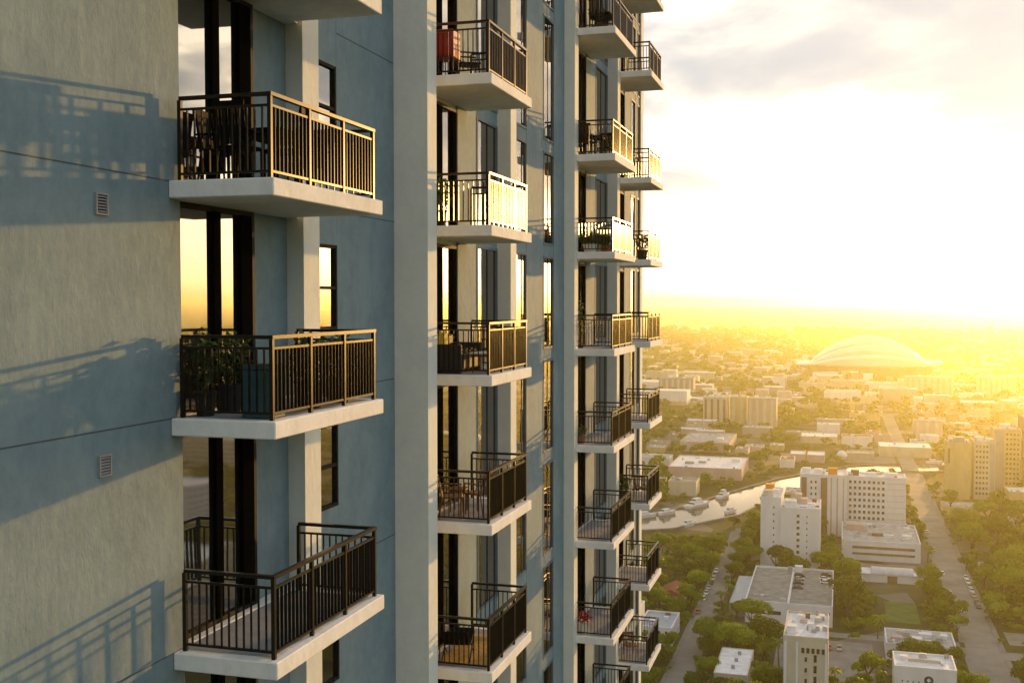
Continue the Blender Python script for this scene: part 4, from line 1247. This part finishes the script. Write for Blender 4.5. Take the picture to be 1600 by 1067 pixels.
HAND = [(-36, 668, 4.5), (-42, 640, 4), (-47, 622, 4), (-33, 690, 4.5), (-67, 532, 5.0), (-69, 508, 6.5), (-53, 505, 7), (-54, 526, 5), (-33, 537, 7), (-28, 552, 7), (-31, 500, 7), (-30, 486, 8), (-58, 548, 3.2), (-70, 550, 3.4),
        (-41, 690 - 22, 6), (29, 456, 9), (12, 460, 8), (13, 497, 8), (39, 477, 9), (42, 458, 8), (24, 472, 9), (14, 440, 9), (44, 440, 7), (15, 424, 8),
        (73, 644, 9), (88, 667, 9), (101, 655, 10), (80, 530, 10), (73, 457, 9), (72, 748 - 40, 8), (72, 594, 9), (86, 612, 9), (75, 510, 10), (92, 500, 10), (77, 486, 9), (88, 470, 9),
        (84, 572, 8), (98, 590, 9), (108, 620, 9), (-22, 372, 7), (-12, 352, 6), (-26, 392, 8), (-14, 398, 8), (-30, 408, 6), (16, 350, 8), (10, 344, 6), (18, 378, 6), (46, 352, 7), (47, 366, 6),
        (-52, 366, 7), (-58, 352, 8), (-50, 344, 7), (-56, 424, 8), (-52, 414, 6), (-64, 470, 9), (-52, 480, 7), (-74, 490, 9), (-30, 446, 4), (-29.5, 456, 4), (-33, 366, 5), (-34, 348, 6)]
for i, (x, y, r) in enumerate(HAND):
    x, y = 8.13 + (x - 8.13) * 0.95, y * 0.95
    if free(x, y, r * 0.4):
        tree(x, y, r, tree_label(x, y, r), "broadleaf trees of the city below")
def palm_kit(seed):
    r = random.Random(seed)
    tk = MB()
    pts_ = [(0, 0, 0), (0.12, 0.05, 2.5), (0.3, 0.1, 5.0), (0.42, 0.12, 7.6)]
    for a, b in zip(pts_[:-1], pts_[1:]):
        tk.rod(a, b, 0.20 - 0.012 * a[2], 7, 0.20 - 0.012 * b[2])
    fr = MB()
    for i in range(17):
        a = i * 2.4 + r.uniform(-0.2, 0.2)
        lift = r.uniform(-0.3, 0.9)
        prev = None
        for j in range(6):
            t_ = j / 5.0
            rad = 2.9 * t_
            z_ = 7.6 + lift * rad * 0.9 - 0.33 * rad * rad * (0.6 + 0.4 * lift)
            w_ = 0.42 * math.sin(math.pi * min(1, 0.15 + 0.85 * t_)) + 0.03
            cx_, cy2 = 0.42 + math.cos(a) * rad, 0.12 + math.sin(a) * rad
            nx_, ny_ = -math.sin(a) * w_, math.cos(a) * w_
            cur = ((cx_ + nx_, cy2 + ny_, z_ - w_ * 0.5), (cx_, cy2, z_), (cx_ - nx_, cy2 - ny_, z_ - w_ * 0.5))
            if prev:
                fr.quad(prev[0], prev[1], cur[1], cur[0]); fr.quad(prev[1], prev[2], cur[2], cur[1])
            prev = cur
    return fr.mesh("crown", M['leaf']), tk.mesh("trunk", M['bark'])


PALMS = [palm_kit(i) for i in range(3)]
for i, (x, y, wh) in enumerate(((-29, 380, "left of the white-roofed low block"), (-15, 366, "behind the white-roofed low block"), (-10, 372, "left of the small parking lot"), (8, 352, "beside the slim beige tower"), (21, 352, "left of the emblem building"), (45, 385, "at the machinery-roofed block's road corner"),
                                (47.5, 420, "on the main road's left pavement"), (64.5, 440, "at the near end of the right pavement"), (64.8, 528, "by the right pavement's side junction"), (-34, 430, "left of the metal-roofed shed"), (-33.5, 448, "farther along the metal-roofed shed"), (22, 415, "near the lawn's front corner"), (47, 534, "beside the office block's road corner"), (9, 488, "behind the parking deck"))):
    t = thing("palm_tree", "slim palm tree " + wh, "palm tree", (x, y, 0), i * 1.1, "palm trees between the blocks")
    s_ = 1.0 + 0.25 * ((i * 7) % 5) / 5
    put("crown", PALMS[i % 3][0], t, (0, 0, 0), 0, (s_, s_, s_)); put("trunk", PALMS[i % 3][1], t, (0, 0, 0), 0, (s_, s_, s_))
    TREES.append((x, y, 2.0))

tries = 0
while len(TREES) < 314 and tries < 60000:
    tries += 1
    yy = 296 + 330 * random.random()
    xx = 8.13 + yy * random.uniform(-0.172, 0.185)
    rr = random.choice((random.uniform(2.6, 4.5), random.uniform(4.2, 6.2), random.uniform(5.0, 8.4)))
    if yy > 525 and xx < -45:
        rr = min(rr, 3.4)
    if free(xx, yy, rr * 0.75) and far_enough(xx, yy, rr, 0.50):
        tree(xx, yy, rr, tree_label(xx, yy, rr), "broadleaf trees of the city below")

# the rest of the city's trees: one mass, leaf clumps joined in one mesh
LOW = [crown_arrays(90 + i, 5, 16, 0.20) for i in range(5)]


def low_trees(name, pts, label):
    vs_, fs_ = [], []
    off = 0
    for i, (x, y, r) in enumerate(pts):
        V, Fc = LOW[i % 5]
        a = rng.uniform(0, 6.28)
        ca, sa = math.cos(a), math.sin(a)
        W = np.empty_like(V)
        W[:, 0] = (V[:, 0] * ca - V[:, 1] * sa) * r + x
        W[:, 1] = (V[:, 0] * sa + V[:, 1] * ca) * r + y
        hz_ = r * rng.uniform(0.7, 1.1)
        W[:, 2] = V[:, 2] * hz_ + 0.9 * hz_
        vs_.append(W); fs_.append(Fc + off); off += len(V)
    V, Fc = np.concatenate(vs_), np.concatenate(fs_)
    me = bpy.data.meshes.new(name)
    me.vertices.add(len(V)); me.vertices.foreach_set("co", V.astype(np.float32).ravel())
    me.loops.add(len(Fc) * 4); me.loops.foreach_set("vertex_index", Fc.astype(np.int32).ravel())
    me.polygons.add(len(Fc)); me.polygons.foreach_set("loop_start", np.arange(0, len(Fc) * 4, 4, dtype=np.int32))
    me.materials.append(M['leaf'])
    me.update(calc_edges=True); me.validate()
    o = stuff(put(name, me))
    o["label"] = label; o["category"] = "trees"
    return o


# far low-rise roofs: the larger as things, the rest as one mass
HOUSES = []
tries = 0
hw = ['c_white', 'c_cream', 'c_pink', 'c_grey', 'c_yellow']
cw = dict(c_white='white', c_cream='cream', c_pink='pink', c_grey='grey', c_yellow='yellow')
cr_ = dict(c_roofw='white', c_roof='grey', c_roofg='dark grey', c_red='red')
hr = ['c_roofw', 'c_roof', 'c_roofw', 'c_roofg', 'c_red', 'c_roof']
while len(HOUSES) < 95 and tries < 8000:
    tries += 1
    yy = 560 + 900 * random.random() ** 1.1
    xx = 8.13 + yy * random.uniform(-0.165, 0.185)
    w, d, h = random.uniform(9, 26), random.uniform(9, 20), random.choice((4, 4.5, 5, 6, 7, 9))
    if yy > 1000:
        w *= 1.4
    if not free(xx, yy, max(w, d) * 0.9) or any(math.hypot(a - xx, b - yy) < c * 0.9 for a, b, c in TREES if abs(b - yy) < 30):
        continue
    HOUSES.append((xx, yy))
    wm_, rm_ = random.choice(hw), random.choice(hr)
    building("low_rise_block", f"{cw[wm_]} {'one-storey' if h < 5 else 'two-storey' if h < 7.5 else 'three-storey'} block with {cr_[rm_]} roof {where(xx, yy)}", xx - w / 2, xx + w / 2, yy - d / 2, yy + d / 2, h, wm_, rm_,
             units=[(w * 0.35, d * 0.5, 2.2, 1.8, 1.2)], group="low-rise blocks among the hazy trees")
far_b = MB()
for i in range(1500):
    yy = 1300 + 4200 * rng.random() ** 1.5
    xx = 8.13 + yy * rng.uniform(-0.17, 0.55)
    w, d, h = rng.uniform(10, 45), rng.uniform(10, 30), rng.choice((4, 5, 6, 8, 10, 16))
    if free(xx, yy, w / 2):
        far_b.box(xx - w / 2, xx + w / 2, yy - d / 2, yy + d / 2, 0, h, int(rng.integers(0, 4)), 3 + int(rng.integers(1, 3)))
fo = stuff(put("distant_rooftops", far_b.mesh("distant_rooftops", M['c_white'], M['c_cream'], M['c_pink'], M['c_grey'], M['c_roofw'], M['c_roof'])))
fo["label"] = "mass of tiny rooftops fading toward the horizon"; fo["category"] = "rooftops"
pts = []
while len(pts) < 8200:
    u_ = rng.random()
    yy = 330 + 3900 * u_ ** 1.35
    xx = 8.13 + yy * rng.uniform(-0.18, 0.80)
    rr = rng.uniform(3.5, 7.5) * (1 + max(0, yy - 900) / 1900.0)
    vis_ = in_view(xx, yy)
    if vis_ and yy < 600:
        continue
    if not free(xx, yy, rr * 0.8) or (yy < 900 and not far_enough(xx, yy, rr, 0.45)):
        continue
    pts.append((xx, yy, rr))
low_trees("distant_trees", pts, "mass of hazy treetops covering the city out to the horizon")
sh_pts = []
while len(sh_pts) < 1500:
    yy = rng.uniform(300, 800)
    xx = 8.13 + yy * rng.uniform(-0.18, 0.2)
    rr = rng.uniform(1.2, 2.8)
    if free(xx, yy, rr):
        sh_pts.append((xx, yy, rr))
low_trees("undergrowth", sh_pts, "low shrubs and undergrowth between trees and houses")


# ------------------------------------------------------------------ haze
hm = bpy.data.materials.new("haze_air")
hm.use_nodes = True
hn, hl = hm.node_tree.nodes, hm.node_tree.links
hn.remove(hn["Principled BSDF"])
pv = hn.new("ShaderNodeVolumePrincipled")
pv.inputs["Color"].default_value = (1.0, 1.0, 0.58, 1)
pv.inputs["Density"].default_value = 0.000100
pv.inputs["Anisotropy"].default_value = 0.82
pv.inputs["Density Attribute"].default_value = ""
pv.inputs["Temperature Attribute"].default_value = ""
hl.new(pv.outputs[0], hn["Material Output"].inputs["Volume"])
try:
    hm.cycles.homogeneous_volume = True
except Exception:
    pass
haze = put("haze", MB().box(-9050, 12050, -450, 22050, -1.0, 158.0).mesh("haze", hm))
stuff(haze)
haze["label"] = "pale golden haze lying over the whole city"
haze["category"] = "haze"

# things that would share a label are told apart by how far off they stand
by_label = {}
for o in COL.objects:
    if o.parent is None and "label" in o.keys() and "category" in o.keys():
        by_label.setdefault(o["label"], []).append(o)
ORD = ["nearest", "second-nearest", "third-nearest", "fourth-nearest", "fifth-nearest", "sixth-nearest"] + [f"{i}th-nearest" for i in range(7, 60)]
for lb_, os_ in by_label.items():
    if len(os_) > 1:
        os_.sort(key=lambda q: q.location.y)
        for i, o in enumerate(os_):
            o["label"] = ("farthest " if i == len(os_) - 1 else ORD[i] + " ") + lb_
